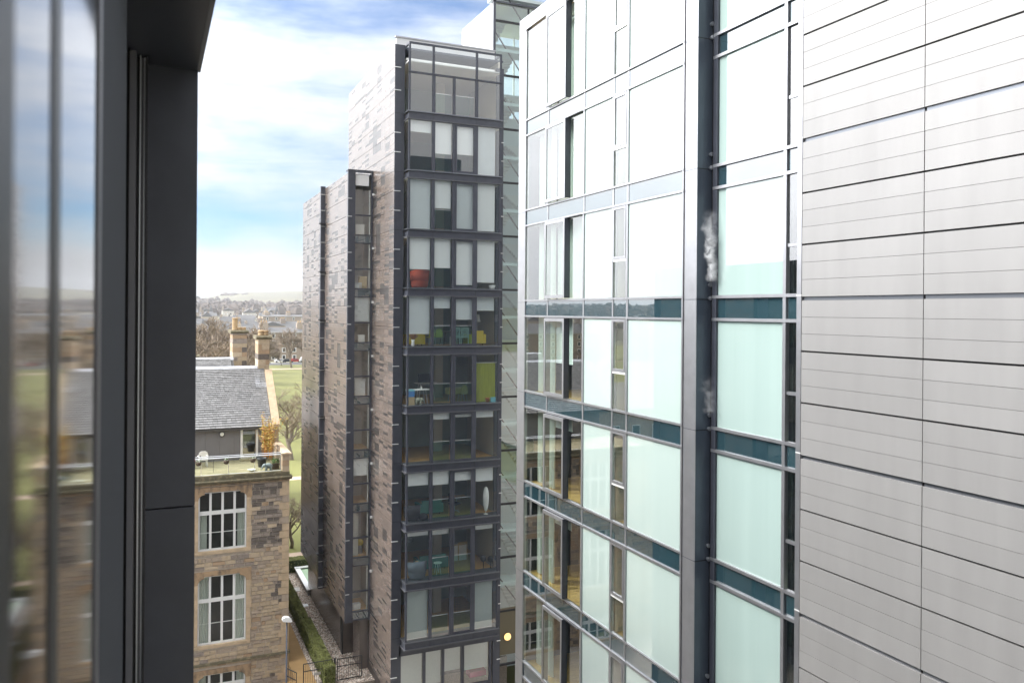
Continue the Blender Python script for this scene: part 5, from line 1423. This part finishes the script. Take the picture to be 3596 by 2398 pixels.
# ================================================================== steam and haze
def vol(name, density, colr, aniso=0.2, noisy=None):
    m = bpy.data.materials.new(name); m.use_nodes = True; nt = m.node_tree
    nt.nodes.remove(nt.nodes['Principled BSDF'])
    p = nt.nodes.new('ShaderNodeVolumePrincipled'); p.inputs['Color'].default_value = (*colr, 1); p.inputs['Density'].default_value = density; p.inputs['Anisotropy'].default_value = aniso
    nt.links.new(p.outputs[0], nt.nodes['Material Output'].inputs['Volume'])
    if noisy:
        def mth(op, a, b=None, c=None):
            q = nt.nodes.new('ShaderNodeMath'); q.operation = op
            for i, v in enumerate((a, b, c)):
                if v is None: continue
                if isinstance(v, (int, float)): q.inputs[i].default_value = v
                else: nt.links.new(v, q.inputs[i])
            return q.outputs[0]
        tcn = nt.nodes.new('ShaderNodeTexCoord'); n = nt.nodes.new('ShaderNodeTexNoise'); n.inputs['Scale'].default_value = noisy; n.inputs['Detail'].default_value = 3.5; n.inputs['Distortion'].default_value = 1.0
        nt.links.new(tcn.outputs['Object'], n.inputs['Vector'])
        n2_ = nt.nodes.new('ShaderNodeTexNoise'); n2_.inputs['Scale'].default_value = 2.2; n2_.inputs['Detail'].default_value = 2
        nt.links.new(tcn.outputs['Object'], n2_.inputs['Vector'])
        sx = nt.nodes.new('ShaderNodeSeparateXYZ'); nt.links.new(tcn.outputs['Generated'], sx.inputs[0])
        # the plume meanders and spreads as it rises
        cx = mth('ADD', mth('MULTIPLY', sx.outputs[2], -.15), mth('ADD', .58, mth('MULTIPLY', mth('SUBTRACT', n2_.outputs[0], .5), .9)))
        wd_ = mth('ADD', .16, mth('MULTIPLY', sx.outputs[2], .22))
        fx = mth('MAXIMUM', mth('SUBTRACT', 1.0, mth('POWER', mth('DIVIDE', mth('SUBTRACT', sx.outputs[0], cx), wd_), 2.0)), 0.0)
        fy = mth('MAXIMUM', mth('SUBTRACT', 1.0, mth('POWER', mth('DIVIDE', mth('SUBTRACT', sx.outputs[1], .5), .46), 2.0)), 0.0)
        fzz = mth('MULTIPLY', mth('MINIMUM', mth('MULTIPLY', sx.outputs[2], 12.0), 1.0), mth('POWER', mth('SUBTRACT', 1.0, sx.outputs[2]), 1.3))
        nn_ = mth('MAXIMUM', mth('SUBTRACT', n.outputs[0], .36), 0.0)
        nt.links.new(mth('MULTIPLY', mth('MULTIPLY', mth('MULTIPLY', fx, fy), mth('MULTIPLY', fzz, nn_)), density), p.inputs['Density'])
    M[name] = m
vol('steam_dense', 105, (.97, .97, .98), 0, 5.5); vol('steam_thin', 15, (.97, .97, .98), 0, 4.5)
def puff(label, x, y, z, w_, d_, h, m):
    o = mobj('steam_puff', bv(-w_ / 2, w_ / 2, -d_ / 2, d_ / 2, 0, h), BF, m, None, loc=(x, y, z)); tag(o, label, 'steam', 'steam puffs at the flues', kind='stuff')
puff('white steam billowing from a flue on the dark return panel', 12.02, 15.52, zs(0) - .06 + .40, .56, .26, 1.75, 'steam_dense')
puff('thin steam wisp from the lower flue by the metal column', 11.98, 15.52, zs(-1) - .06 + .40, .60, .26, .95, 'steam_thin')
vol('haze_air', .00016, (.93, .95, 1.0), .3)
hz = box('haze', -2600, 2600, -300, 2900, GZ - 1.2, 90, 'haze_air'); tag(hz, 'pale haze over the distant hill and town', 'haze', kind='stuff')
